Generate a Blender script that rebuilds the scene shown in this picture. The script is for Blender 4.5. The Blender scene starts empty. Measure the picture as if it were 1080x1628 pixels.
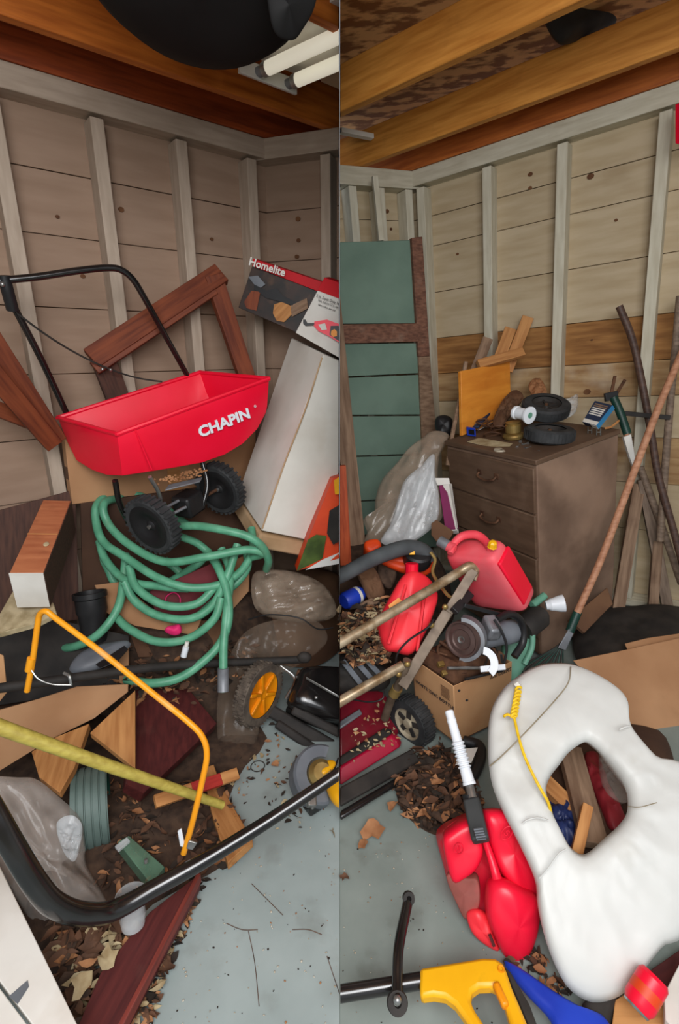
import bpy, bmesh, math, random
from mathutils import Vector, Matrix, noise
random.seed(7)
V = Vector
SC = bpy.context.scene
COL = SC.collection
# ---------------------------------------------------------------- camera, sky, lights, exposure
EYE = 1.5
PITCH = math.radians(17.8)
cam_d = bpy.data.cameras.new('camera'); cam = bpy.data.objects.new('camera', cam_d); COL.objects.link(cam)
cam.location = (0, 0, EYE); cam.rotation_euler = (math.radians(90) - PITCH, 0, 0)
cam_d.sensor_fit = 'VERTICAL'; cam_d.sensor_height = 24.0; cam_d.lens = 800.0 / 1628 * 24.0
cam_d.clip_start = 0.05
SC.camera = cam
w = bpy.data.worlds.new('overcast_sky'); SC.world = w; w.use_nodes = True
w.node_tree.nodes['Background'].inputs[0].default_value = (0.80, 0.90, 1.0, 1)
w.node_tree.nodes['Background'].inputs[1].default_value = 0.55
def area(name, loc, target, sx, sy, watt, color):
    d = bpy.data.lights.new(name, 'AREA'); d.shape = 'RECTANGLE'; d.size = sx; d.size_y = sy; d.energy = watt; d.color = color
    o = bpy.data.objects.new(name, d); COL.objects.link(o); o.location = loc
    o.rotation_euler = (V(target) - V(loc)).to_track_quat('-Z', 'Y').to_euler(); return o
area('doorway_daylight_and_fill_left', (-0.30, -0.45, 2.25), (-0.25, 1.15, 0.0), 1.0, 0.9, 26, (0.97, 0.98, 1.0))
area('doorway_daylight_and_fill_left', (-0.18, -0.40, 1.55), (-0.45, 2.0, 0.95), 0.8, 0.8, 9, (1.0, 0.97, 0.94))  # added fill, brightens the white carton and the far corner
area('doorway_daylight_right', (0.50, -0.50, 2.1), (0.75, 2.0, 0.7), 1.2, 1.1, 38, (0.97, 0.98, 1.0))
SC.view_settings.view_transform = 'Standard'; SC.view_settings.look = 'None'
SC.view_settings.exposure = 0.0; SC.view_settings.gamma = 1.0; SC.view_settings.use_curve_mapping = False

# ---------------------------------------------------------------- helpers
CP, SP = math.cos(PITCH), math.sin(PITCH)
ROLL = math.radians(5.8)                                  # the right-hand bay leans by this much
RROT = Matrix.Rotation(-ROLL, 4, 'Y')
RW = Matrix.Translation((0, 0, EYE)) @ RROT @ Matrix.Translation((0, 0, -EYE))
UPR = (RROT @ V((0, 0, 1, 0))).to_3d()
UP = V((0, 0, 1))
DM = RW @ Matrix.Translation((0.746, 2.0, 1.001)) @ Matrix.Rotation(math.radians(-62.9), 4, 'Z') @ Matrix.Rotation(math.radians(1.6), 4, 'Y') @ Matrix.Rotation(math.radians(5.2), 4, 'X')   # dresser: top front right corner
DZ = DM.to_3x3().col[2].normalized()
# sight lines from the doorway: a bearing and a distance in metres give a point in the shed (at), on a floor (fl, fr) or on the dresser top (dt)
def _ray(x, y):
    u = (x - 540) / 800; v = (814 - y) / 800
    return V((u, CP + v * SP, -SP + v * CP))
def at(x, y, Y):
    r = _ray(x, y); return V((0, 0, EYE)) + r * (Y / r.y)
def fl(x, y, z=0.0):
    r = _ray(x, y); return V((0, 0, EYE)) + r * ((z - EYE) / r.z)
def fr(x, y, z=0.0):
    q = RW.inverted(); r = (q.to_3x3() @ _ray(x, y)); p = V((0, 0, EYE)) + r * ((z - EYE) / r.z); return RW @ p
def path(l): return [at(*q) for q in l]
def flp(z, l): return [fl(q[0], q[1], z) for q in l]
def frp(z, l): return [fr(q[0], q[1], z) for q in l]
def dt(x, y, lift=0.0):
    p = at(x, y, 1 / (0.5 + .0003017 * (x - 852) + .001561 * (y - 737))); return p + DZ * lift

def lin(c):
    return tuple(((x / 255 + 0.055) / 1.055) ** 2.4 if x > 10 else x / 255 / 12.92 for x in c) + (1,)

def mat(name, c1, c2=None, sc=6, st=(1, 1, 1), r=0.6, m=0.0, b=0.0, d=None, da=0.5, ds=4, lo=0.35, hi=0.65, spec=0.4, dlo=None):
    """two-tone noise colour, optional dirt patches on top, optional bump"""
    mt = bpy.data.materials.new(name); mt.use_nodes = True; nt = mt.node_tree; N = nt.nodes; L = nt.links
    bs = N['Principled BSDF']; bs.inputs['Roughness'].default_value = r; bs.inputs['Metallic'].default_value = m
    bs.inputs['Specular IOR Level'].default_value = spec
    bs.inputs['Base Color'].default_value = lin(c1); mt.diffuse_color = lin(c1)
    tc = N.new('ShaderNodeTexCoord'); mp = N.new('ShaderNodeMapping'); L.new(tc.outputs['Object'], mp.inputs[0])
    mp.inputs['Scale'].default_value = st
    oi = N.new('ShaderNodeObjectInfo'); L.new(oi.outputs['Random'], mp.inputs['Location'])
    src = None
    def nz(scale, det, vec):
        n = N.new('ShaderNodeTexNoise'); n.inputs['Scale'].default_value = scale; n.inputs['Detail'].default_value = det
        L.new(vec, n.inputs['Vector']); return n
    if c2 or b:
        n1 = nz(sc, 5, mp.outputs[0])
    if c2:
        cr = N.new('ShaderNodeValToRGB'); cr.color_ramp.elements[0].position = lo; cr.color_ramp.elements[1].position = hi
        cr.color_ramp.elements[0].color = lin(c1); cr.color_ramp.elements[1].color = lin(c2)
        L.new(n1.outputs['Fac'], cr.inputs[0]); src = cr.outputs[0]
    if d:
        n2 = nz(ds, 6, tc.outputs['Object'])
        r2 = N.new('ShaderNodeValToRGB'); q = dlo if dlo else 0.62 - 0.25 * da
        r2.color_ramp.elements[0].position = q; r2.color_ramp.elements[1].position = q + 0.2
        L.new(n2.outputs['Fac'], r2.inputs[0])
        mx = N.new('ShaderNodeMix'); mx.data_type = 'RGBA'
        sk = N.new('ShaderNodeMath'); sk.operation = 'MULTIPLY'; sk.inputs[1].default_value = min(1, da + 0.25)
        L.new(r2.outputs[0], sk.inputs[0]); L.new(sk.outputs[0], mx.inputs[0])
        if src: L.new(src, mx.inputs[6])
        else: mx.inputs[6].default_value = lin(c1)
        mx.inputs[7].default_value = lin(d); src = mx.outputs[2]
    if src: L.new(src, bs.inputs['Base Color'])
    if b:
        bp = N.new('ShaderNodeBump'); bp.inputs['Strength'].default_value = b; bp.inputs['Distance'].default_value = 0.01
        L.new(n1.outputs['Fac'], bp.inputs['Height']); L.new(bp.outputs[0], bs.inputs['Normal'])
    return mt

def film(name, c, alpha=0.45, r=0.18, sc=9):
    """clear plastic sheeting: part see-through, part milky, glossy"""
    mt = bpy.data.materials.new(name); mt.use_nodes = True; nt = mt.node_tree; N = nt.nodes; L = nt.links
    bs = N['Principled BSDF']; bs.inputs['Base Color'].default_value = lin(c); bs.inputs['Roughness'].default_value = r
    tc = N.new('ShaderNodeTexCoord'); n = N.new('ShaderNodeTexNoise'); n.inputs['Scale'].default_value = sc; n.inputs['Detail'].default_value = 4
    L.new(tc.outputs['Object'], n.inputs['Vector'])
    mr = N.new('ShaderNodeMapRange'); mr.inputs['From Min'].default_value = 0.35; mr.inputs['From Max'].default_value = 0.65
    mr.inputs['To Min'].default_value = alpha * 0.7; mr.inputs['To Max'].default_value = min(1, alpha * 1.3)
    L.new(n.outputs['Fac'], mr.inputs['Value']); L.new(mr.outputs[0], bs.inputs['Alpha'])
    bp = N.new('ShaderNodeBump'); bp.inputs['Strength'].default_value = 0.25; bp.inputs['Distance'].default_value = 0.01
    L.new(n.outputs['Fac'], bp.inputs['Height']); L.new(bp.outputs[0], bs.inputs['Normal'])
    return mt

BASE = {}
def thing(name, label, cat, loc, group=None):
    o = bpy.data.objects.new(name, None); o.empty_display_size = 0.05; COL.objects.link(o); o.location = loc
    o['label'] = label; o['category'] = cat
    if group: o['group'] = group
    return o
def tag(o, label, cat, group=None):
    o['label'] = label; o['category'] = cat
    if group: o['group'] = group
    return o
def world_of(o):
    m = Matrix.Translation(o.location) if o.rotation_mode != 'X' else Matrix.Identity(4)
    m = o.matrix_basis.copy()
    return world_of(o.parent) @ m if o.parent else m

def frame(p0, xdir, hint):
    X = xdir.normalized(); Z = hint - X * hint.dot(X)
    if Z.length < 1e-4: Z = V((0.3, 1, 0.2)) - X * X.dot(V((0.3, 1, 0.2)))
    Z.normalize(); Y = Z.cross(X)
    m = Matrix((X, Y, Z)).transposed().to_4x4(); m.translation = p0; return m

def smoothpath(pts, n=6, closed=False):
    out = []; N = len(pts)
    if N < 3 and not closed: return list(pts)
    rng = range(N if closed else N - 1)
    for i in rng:
        p1, p2 = pts[i], pts[(i + 1) % N]
        p0 = pts[i - 1] if (i > 0 or closed) else p1 * 2 - p2
        p3 = pts[(i + 2) % N] if (i + 2 < N or closed) else p2 * 2 - p1
        for k in range(n):
            t = k / n
            out.append(0.5 * ((2 * p1) + (p2 - p0) * t + (2 * p0 - 5 * p1 + 4 * p2 - p3) * t * t + (3 * p1 - p0 - 3 * p2 + p3) * t ** 3))
    if not closed: out.append(pts[-1])
    return out

class MB:
    def __init__(s): s.v = []; s.f = []
    def add(s, vs, fs, M=None):
        o = len(s.v); s.v += [(M @ V(q)) if M else V(q) for q in vs]; s.f += [tuple(i + o for i in f) for f in fs]; return s
    def box(s, x0, y0, z0, x1, y1, z1, M=None):
        return s.add([(x0, y0, z0), (x1, y0, z0), (x1, y1, z0), (x0, y1, z0), (x0, y0, z1), (x1, y0, z1), (x1, y1, z1), (x0, y1, z1)],
                     [(0, 3, 2, 1), (4, 5, 6, 7), (0, 1, 5, 4), (1, 2, 6, 5), (2, 3, 7, 6), (3, 0, 4, 7)], M)
    def bar(s, p0, p1, w, t, hint=UP):
        M = frame(p0, p1 - p0, hint); L = (p1 - p0).length
        return s.box(0, -w / 2, -t / 2, L, w / 2, t / 2, M)
    def hexa(s, quad, vec):
        q = [V(a) for a in quad]; n = len(q); bk = [a + vec for a in q]
        nn = (q[1] - q[0]).cross(q[2] - q[1])
        fl_ = nn.dot(vec) > 0
        f = [tuple(range(n)), tuple(range(2 * n - 1, n - 1, -1))] + [(i, i + n, (i + 1) % n + n, (i + 1) % n) for i in range(n)]
        if fl_: f = [tuple(reversed(a)) for a in f]
        return s.add(q + bk, f)
    def tube(s, pts, r, seg=10, closed=False, caps=True):
        n = len(pts); rs = r if isinstance(r, (list, tuple)) else [r] * n
        if len(rs) != n: rs = [rs[min(len(rs) - 1, int(i * (len(rs) - 1) / (n - 1)))] + (rs[min(len(rs) - 1, int(i * (len(rs) - 1) / (n - 1)) + 1)] - rs[min(len(rs) - 1, int(i * (len(rs) - 1) / (n - 1)))]) * ((i * (len(rs) - 1) / (n - 1)) % 1) for i in range(n)]
        T = []
        for i in range(n):
            a = pts[i - 1] if (i > 0 or closed) else pts[i]; b = pts[(i + 1) % n] if (i < n - 1 or closed) else pts[i]
            d = b - a; T.append(d.normalized() if d.length > 1e-9 else V((0, 0, 1)))
        nr = T[0].orthogonal().normalized(); vs = []
        for i in range(n):
            nr = (nr - T[i] * nr.dot(T[i])); nr = nr.normalized() if nr.length > 1e-6 else T[i].orthogonal().normalized()
            bi = T[i].cross(nr)
            for k in range(seg):
                a = 2 * math.pi * k / seg; vs.append(pts[i] + (nr * math.cos(a) + bi * math.sin(a)) * rs[i])
        fs = []
        for i in range(n if closed else n - 1):
            j = (i + 1) % n
            for k in range(seg): fs.append((i * seg + k, i * seg + (k + 1) % seg, j * seg + (k + 1) % seg, j * seg + k))
        if caps and not closed: fs += [tuple(range(seg - 1, -1, -1)), tuple((n - 1) * seg + k for k in range(seg))]
        return s.add(vs, fs)
    def lathe(s, prof, M=None, seg=24, caps=True):
        vs = []; fs = []; n = len(prof)
        for (r, z) in prof:
            for k in range(seg): a = 2 * math.pi * k / seg; vs.append((r * math.cos(a), r * math.sin(a), z))
        for i in range(n - 1):
            for k in range(seg): fs.append((i * seg + k, i * seg + (k + 1) % seg, (i + 1) * seg + (k + 1) % seg, (i + 1) * seg + k))
        if caps:
            if prof[0][0] > 1e-5: fs.append(tuple(range(seg - 1, -1, -1)))
            if prof[-1][0] > 1e-5: fs.append(tuple((n - 1) * seg + k for k in range(seg)))
        return s.add(vs, fs, M)
    def ball(s, c, rx, ry, rz, seg=12, rings=8, M=None):
        prof = [(math.sin(math.pi * i / rings), -math.cos(math.pi * i / rings)) for i in range(rings + 1)]
        m = MB().lathe(prof, None, seg, False)
        vs = [V((q.x * rx, q.y * ry, q.z * rz)) for q in m.v]
        T = Matrix.Translation(c) @ (M or Matrix.Identity(4))
        return s.add(vs, m.f, T)
    def cushion(s, outer, inner=None, hf=0.05, hb=0.05, rings=6, edge=0.6, amp=0.0, ns=8.0, nrm=None, npts=48, smooth=True, power=2.0, seed=0.0, crinkle=0.0, fine=0, fold=None):
        o = smoothpath(outer, 6, True) if smooth else list(outer)
        def resample(P, n):
            L = [0]
            for i in range(len(P)): L.append(L[-1] + (P[(i + 1) % len(P)] - P[i]).length)
            out = []; j = 0
            for k in range(n):
                d = L[-1] * k / n
                while L[j + 1] < d: j += 1
                t = (d - L[j]) / max(1e-9, L[j + 1] - L[j]); out.append(P[j].lerp(P[(j + 1) % len(P)], t))
            return out
        o = resample(o, npts) if smooth else o; n = len(o)
        c = sum(o, V((0, 0, 0))) / n
        if nrm is None:
            nrm = V((0, 0, 0))
            for i in range(n): nrm += (o[i] - c).cross(o[(i + 1) % n] - c)
            nrm.normalize()
            if nrm.dot(V((0, 0, EYE)) - c) < 0: nrm = -nrm
        if inner:
            q = smoothpath(inner, 6, True); q = resample(q, npts * 4)
            inn = []
            for p in o:                                    # match by angle about the hole's centre
                pass
            ci = sum(q, V((0, 0, 0))) / len(q); ex = (o[0] - ci); ex = (ex - nrm * ex.dot(nrm)).normalized(); ey = nrm.cross(ex)
            ang = lambda p: math.atan2((p - ci).dot(ey), (p - ci).dot(ex))
            qa = [(ang(p), p) for p in q]
            for p in o:
                a = ang(p); inn.append(min(qa, key=lambda z: abs((z[0] - a + math.pi) % (2 * math.pi) - math.pi))[1])
        def ring(u, side):
            res = []
            for i in range(n):
                if inner:
                    p = o[i].lerp(inn[i], u); h = max(0.0, 1 - abs(2 * u - 1) ** power) ** 0.5
                else:
                    p = o[i].lerp(c, u); e = min(1.0, u / edge); h = max(0.0, 1 - (1 - e) ** power) ** (1 / power)
                p = p + nrm * (h * (hf if side > 0 else -hb))
                if amp and 0 < u: p = p + nrm * (noise.noise(p * ns + V((seed, seed, seed))) * amp * min(1, u * 4))
                if crinkle and 0 < u:
                    g = p - fold * (p.dot(fold) * .82) if fold else p
                    p = p + nrm * ((abs(noise.noise(g * ns * 1.3 + V((3, seed, 1)))) + .4 * abs(noise.noise(g * ns * 3.7 + V((1, 5, seed))))) * -crinkle * min(1, u * 5))
                res.append(p)
            return res
        us = [i / rings for i in range(rings + 1)] if inner else ([0, .04, .1, .2, .32, .46, .62, .8, .93][:rings + 3] if not fine else [(i / fine) ** .9 * .97 for i in range(fine)])
        vs = []; idx = {}
        for side in (1, -1):
            for ui, u in enumerate(us):
                if side < 0 and (u == 0 or (inner and ui == len(us) - 1)): idx[(side, ui)] = idx[(1, ui)]; continue
                idx[(side, ui)] = len(vs); vs += ring(u, side)
        fs = []
        for side in (1, -1):
            for ui in range(len(us) - 1):
                a, b = idx[(side, ui)], idx[(side, ui + 1)]
                for k in range(n):
                    f = (a + k, a + (k + 1) % n, b + (k + 1) % n, b + k); fs.append(f if side > 0 else f[::-1])
            if not inner:
                a = idx[(side, len(us) - 1)]; vs.append(c + nrm * (hf if side > 0 else -hb)); m = len(vs) - 1
                for k in range(n): fs.append((a + k, a + (k + 1) % n, m) if side > 0 else (m, a + (k + 1) % n, a + k))
        return s.add(vs, fs)
    def build(s, name, m, parent=None, M=None, bevel=0.0, smooth=40, kind=None, cut=None, solid=0.0, sub=0):
        """link as one mesh object; vertices are in world space unless M is given (then local to M)"""
        me = bpy.data.meshes.new(name)
        if M is None:
            if parent is not None: M = Matrix.Translation(world_of(parent).translation)
            else:
                xs = [q.x for q in s.v]; ys = [q.y for q in s.v]; zs = [q.z for q in s.v]
                M = Matrix.Translation(((min(xs) + max(xs)) / 2, (min(ys) + max(ys)) / 2, min(zs)))
            iv = M.inverted(); vs = [iv @ q for q in s.v]
        else: vs = s.v
        me.from_pydata([tuple(q) for q in vs], [], s.f)
        bm = bmesh.new(); bm.from_mesh(me); bmesh.ops.recalc_face_normals(bm, faces=bm.faces)
        if cut:                                            # the piece ends at the partition between the bays
            iv = M.inverted(); co = iv @ V((cut * 0.002, 0, 0)); no = (iv.to_3x3() @ V((-cut, 0, 0)))
            r = bmesh.ops.bisect_plane(bm, geom=bm.verts[:] + bm.edges[:] + bm.faces[:], plane_co=co, plane_no=no, clear_outer=True)
            eg = [e for e in r['geom_cut'] if isinstance(e, bmesh.types.BMEdge)]
            if eg: bmesh.ops.holes_fill(bm, edges=eg, sides=0)
        bm.to_mesh(me); bm.free()
        if smooth: 
            me.shade_smooth(); me.set_sharp_from_angle(angle=math.radians(smooth))
        o = bpy.data.objects.new(name, me); COL.objects.link(o)
        if m: me.materials.append(m)
        if parent is not None: o.parent = parent; o.matrix_basis = world_of(parent).inverted() @ M
        else: o.matrix_basis = M
        if solid:
            q = o.modifiers.new('thickness', 'SOLIDIFY'); q.thickness = solid; q.offset = 0
        if bevel:
            q = o.modifiers.new('bevel', 'BEVEL'); q.width = bevel; q.segments = 2; q.limit_method = 'ANGLE'; q.angle_limit = math.radians(40)
        if sub:
            q = o.modifiers.new('subdivision', 'SUBSURF'); q.levels = sub; q.render_levels = sub
        if kind: o['kind'] = kind
        return o

def bar(name, p0, p1, w, t, m, parent=None, hint=UP, bevel=0.002, cut=None, kind=None):
    M = frame(p0, p1 - p0, hint)
    return MB().box(0, -w / 2, -t / 2, (p1 - p0).length, w / 2, t / 2).build(name, m, parent, M=M, bevel=bevel, smooth=30, cut=cut, kind=kind)
def pole(name, pts, r, m, parent=None, seg=12, n=6, cut=None, smoothit=True):
    return MB().tube(smoothpath(pts, n) if smoothit and len(pts) > 2 else pts, r, seg).build(name, m, parent, cut=cut)
def slab(name, poly, t, m, parent=None, bevel=0.002, cut=None, away=None):
    """flat piece: visible face polygon, thickness t behind it"""
    c = sum(poly, V((0, 0, 0))) / len(poly); n = V((0, 0, 0))
    for i in range(len(poly)): n += (poly[i] - c).cross(poly[(i + 1) % len(poly)] - c)
    n.normalize()
    if n.dot(V((0, 0, EYE)) - c) > 0: n = -n
    if away is not None: n = away.normalized()
    X = max(((poly[(i + 1) % len(poly)] - poly[i]) for i in range(len(poly))), key=lambda e: e.length)
    M = frame(c, X, n); iv = M.inverted()
    mb = MB().hexa(poly, n * t); mb.v = [iv @ q for q in mb.v]
    return mb.build(name, m, parent, M=M, bevel=bevel, smooth=30, cut=cut)
def text(parent, s, M, size, m, ext=0.0006, sx=1.0, bold=0.0):
    cu = bpy.data.curves.new('lettering', 'FONT'); cu.body = s; cu.size = size; cu.extrude = ext; cu.align_x = 'CENTER'; cu.align_y = 'CENTER'
    cu.offset = bold
    cu.resolution_u = 3
    tmp = bpy.data.objects.new('tmp', cu); COL.objects.link(tmp)
    dg = bpy.context.evaluated_depsgraph_get(); me = bpy.data.meshes.new_from_object(tmp.evaluated_get(dg))
    bpy.data.objects.remove(tmp)
    me.transform(Matrix.Diagonal((sx, 1, 1, 1)))
    o = bpy.data.objects.new('lettering', me); COL.objects.link(o); me.materials.append(m)
    o.parent = parent; o.matrix_basis = world_of(parent).inverted() @ M
    return o
def plane_frame(o, x, down):
    """frame for lettering: o centre, x reading direction, letters upright against down, facing the viewer"""
    X = x.normalized(); Yv = -(down - X * down.dot(X)).normalized(); Z = X.cross(Yv)
    m = Matrix((X, Yv, Z)).transposed().to_4x4(); m.translation = o + Z * 0.0015; return m
def copy_tree(o, parent=None):
    c = o.copy(); COL.objects.link(c)
    if parent: c.parent = parent
    for ch in list(o.children): copy_tree(ch, c)
    return c
# ---------------------------------------------------------------- materials
GR = (1.2, 14, 14)                                        # grain runs along each board's own length
wall_l = mat('shaded_whitewashed_boards_left', (156, 130, 110), (146, 120, 100), 5, (0.8, 1, 5), r=0.8, b=0.05, d=(112, 80, 56), da=0.1, ds=2.5)  # darker and browner than the right: left bay's shadow put in colour
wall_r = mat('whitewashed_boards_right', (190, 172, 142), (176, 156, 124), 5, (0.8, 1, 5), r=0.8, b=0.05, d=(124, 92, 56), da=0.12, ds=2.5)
wall_raw = mat('bare_pine_boards', (166, 118, 66), (128, 84, 42), 6, (0.8, 1, 7), r=0.8, b=0.1)
wall_raw2 = mat('half_painted_boards', (178, 146, 104), (148, 112, 74), 6, (0.8, 1, 6), r=0.8, b=0.1, d=(206, 196, 176), da=0.3, ds=4)
knot_m = mat('knot', (112, 74, 44), (84, 50, 28), 20, r=0.8)
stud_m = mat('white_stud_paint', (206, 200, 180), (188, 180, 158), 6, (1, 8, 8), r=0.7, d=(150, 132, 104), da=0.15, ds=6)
stud_l = mat('shaded_white_stud_paint_left', (182, 164, 146), (166, 148, 130), 6, (1, 8, 8), r=0.7, d=(140, 118, 96), da=0.15, ds=6)  # left bay's shadow put into the stud colour too
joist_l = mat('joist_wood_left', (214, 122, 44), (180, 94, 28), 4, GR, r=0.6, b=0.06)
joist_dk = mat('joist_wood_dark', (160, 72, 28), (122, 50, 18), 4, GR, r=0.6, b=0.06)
joist_r = mat('joist_wood_right', (222, 152, 68), (192, 122, 46), 4, GR, r=0.6, b=0.06, d=(120, 66, 24), da=0.1, ds=9)
joist_r2 = mat('joist_wood_right_red', (196, 110, 46), (160, 82, 30), 4, GR, r=0.6, b=0.06)
osb = mat('strand_board', (224, 168, 110), (140, 88, 46), 9, (1, 2.0, 1), r=0.7, b=0.1, lo=0.45, hi=0.55, d=(70, 40, 20), da=0.1, ds=10)
floor_m = mat('grey_green_floor_paint', (160, 172, 170), (146, 158, 156), 5, r=0.5, b=0.04, d=(100, 96, 84), da=0.2, ds=7)
floor_r = mat('grey_green_floor_paint_right', (142, 152, 146), (126, 136, 130), 5, r=0.5, b=0.04, d=(80, 76, 64), da=0.22, ds=8)
partition_m = mat('partition_paint', (52, 43, 36), (44, 36, 30), 5, r=0.95, spec=0.1)
red_pl = mat('red_plastic', (240, 18, 54), (232, 12, 46), 5, r=0.38)
red_dust = mat('dusty_red_plastic', (236, 24, 52), (226, 18, 44), 6, r=0.42, d=(214, 112, 116), da=0.6, ds=4)
red_front = mat('stained_red_plastic', (238, 24, 56), (230, 18, 48), 6, r=0.36, d=(150, 78, 66), da=0.12, ds=7)
red_pink = mat('pink_dusted_red', (226, 96, 104), (232, 64, 78), 7, r=0.55, d=(150, 96, 92), da=0.1, ds=12)
strap_m = mat('dull_strap_steel', (118, 102, 86), (88, 74, 60), 16, r=.5, m=.3, d=(70, 50, 38), da=.2, ds=18)
red_lite = mat('sun_faded_red_plastic', (242, 52, 62), (234, 42, 54), 6, r=0.45, d=(206, 106, 102), da=0.2, ds=6)
black_pl = mat('black_plastic', (26, 25, 26), (38, 37, 38), 8, r=0.45)
black_mt = mat('black_painted_steel', (22, 20, 20), (34, 31, 30), 8, r=0.2, spec=0.7)
tub_black = mat('tub_black_rubber', (15, 14, 14), (20, 19, 19), 8, r=0.7, spec=0.2)
black_rough = mat('dusty_black', (34, 31, 29), (52, 47, 43), 12, r=0.75)
rubber = mat('tyre_rubber', (36, 37, 38), (56, 57, 58), 18, r=0.75, b=0.15)
grey_pl = mat('grey_plastic', (112, 116, 122), (92, 96, 102), 8, r=0.5)
grey_mt = mat('grey_cast_metal', (140, 142, 146), (112, 114, 118), 14, r=0.45, m=0.35)
steel = mat('bright_steel', (180, 180, 178), (140, 138, 134), 14, r=0.3, m=0.8)
rust = mat('rusty_steel', (112, 78, 56), (74, 48, 34), 22, r=0.7, m=0.3, b=0.1)
tan_tube = mat('weathered_chrome_tube', (190, 172, 144), (134, 108, 76), 20, (1, 1, 1), r=0.35, m=0.45, d=(94, 66, 44), da=0.3, ds=20)
hose_m = mat('green_hose', (98, 166, 132), (80, 144, 112), 20, r=0.42, d=(120, 120, 92), da=0.08, ds=12)
green_dk = mat('dark_green_plastic', (26, 66, 54), (20, 50, 42), 10, r=0.45)
mint = mat('mint_plastic', (110, 164, 140), (94, 146, 122), 8, r=0.5)
card = mat('cardboard', (178, 134, 96), (160, 116, 80), 4, r=0.85, d=(120, 80, 50), da=0.1, ds=4)
card2 = mat('cardboard_pale', (196, 150, 106), (178, 130, 88), 4, r=0.85, d=(172, 108, 52), da=0.22, ds=5)
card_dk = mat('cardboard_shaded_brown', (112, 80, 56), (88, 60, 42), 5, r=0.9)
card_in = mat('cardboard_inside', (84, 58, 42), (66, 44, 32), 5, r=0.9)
wood_red = mat('red_brown_lumber', (126, 62, 34), (92, 40, 22), 4, GR, r=0.65, b=0.08)
wood_tan = mat('tan_lumber', (196, 140, 84), (166, 110, 60), 4, GR, r=0.75, b=0.08)
wood_old = mat('old_grey_lumber', (150, 122, 98), (112, 86, 66), 4, GR, r=0.8, b=0.1, d=(84, 56, 40), da=0.25, ds=8)
wood_terra = mat('terracotta_stained_wood', (186, 116, 76), (162, 92, 58), 6, (1, 6, 6), r=0.75, d=(110, 56, 34), da=0.2, ds=12)
wood_dark = mat('dark_brown_wood', (84, 54, 42), (64, 40, 32), 6, GR, r=0.75)
maroon = mat('maroon_board', (92, 38, 36), (72, 28, 28), 5, GR, r=0.6, d=(110, 80, 70), da=0.08, ds=8)
maroon_edge = mat('maroon_board_edge', (134, 58, 48), (112, 46, 38), 6, GR, r=0.6)
white_p = mat('white_paint', (226, 222, 214), (206, 200, 190), 5, r=0.6, d=(170, 150, 126), da=0.12, ds=5)
white_pl = mat('white_plastic', (232, 236, 240), (214, 218, 224), 6, r=0.4)
vinyl = mat('white_vinyl', (206, 206, 201), (192, 192, 187), 3, r=0.42, b=0.03, d=(160, 152, 132), da=0.14, ds=7)
foam = mat('off_white_panel', (222, 218, 208), (204, 198, 186), 4, r=0.7, d=(176, 156, 130), da=0.15, ds=4)
tan_stain = mat('water_stained_tan', (190, 160, 124), (164, 132, 96), 6, r=0.8)
yellow = mat('yellow_paint', (238, 176, 20), (226, 160, 14), 6, r=0.4, d=(120, 84, 20), da=0.06, ds=14)
orange_y = mat('orange_yellow_plastic', (240, 150, 10), (222, 130, 6), 8, r=0.45, d=(90, 56, 14), da=0.2, ds=14)
yell_saw = mat('saw_frame_paint', (244, 164, 30), (232, 148, 20), 8, r=0.4, d=(220, 190, 170), da=0.08, ds=9)
bamboo = mat('yellow_green_pole_paint', (182, 166, 78), (160, 142, 62), 6, (1.2, 12, 12), r=0.55, d=(112, 92, 44), da=0.12, ds=16)
orange_red = mat('orange_red_plastic', (226, 74, 22), (208, 60, 16), 8, r=0.5)
orange_bd = mat('orange_varnished_ply', (226, 146, 52), (208, 124, 38), 4, (1, 6, 6), r=0.5, d=(170, 92, 26), da=0.15, ds=7)
blue = mat('blue_plastic', (34, 66, 186), (26, 52, 164), 6, r=0.45)
blue_lt = mat('light_blue_card', (52, 150, 206), (40, 132, 190), 6, r=0.6)
navy = mat('navy_card', (38, 56, 84), (30, 44, 70), 6, r=0.6)
purple = mat('purple_card', (130, 26, 84), (112, 20, 70), 6, r=0.6)
pink = mat('hot_pink', (228, 40, 110), (206, 30, 96), 6, r=0.6)
green_door = mat('grey_green_door_paint', (118, 142, 126), (104, 128, 113), 4, (1, 1, 6), r=0.7, d=(100, 116, 104), da=0.15, ds=5)
door_frame = mat('stained_door_frame', (134, 92, 72), (96, 62, 48), 6, GR, r=0.75, b=0.1, d=(178, 150, 128), da=0.2, ds=9)
dresser_m = mat('dark_brown_dresser', (104, 80, 62), (88, 66, 50), 5, (1, 1, 5), r=0.6, d=(132, 108, 88), da=0.25, ds=6)
dresser_s = mat('paler_dresser_side', (146, 118, 98), (112, 88, 72), 4, (1, 1, 1), r=0.7, d=(84, 62, 48), da=0.3, ds=5)  # paler brown than the drawer fronts
handle_wood = mat('bare_wood_handle', (190, 138, 106), (160, 108, 78), 6, (1.2, 12, 12), r=0.6)
handle_dk = mat('dark_wood_handle', (92, 68, 56), (66, 46, 38), 6, (1.2, 12, 12), r=0.55)
handle_gr = mat('grey_weathered_handle', (136, 116, 98), (104, 86, 72), 6, (1.2, 12, 12), r=0.65)
deck_red = mat('dark_red_mower_paint', (132, 16, 38), (104, 10, 28), 6, r=0.3, d=(88, 66, 58), da=0.15, ds=10, spec=0.6)
leaf_a = mat('dry_leaf_tan', (176, 126, 86), (140, 92, 58), 20, r=0.8)
leaf_b = mat('dry_leaf_brown', (104, 72, 52), (74, 50, 36), 20, r=0.85)
leaf_c = mat('dry_leaf_pale', (192, 176, 140), (150, 128, 92), 20, r=0.8)
dirt = mat('leaf_litter_dirt', (82, 62, 48), (54, 40, 32), 26, r=0.95, b=0.4)
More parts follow.
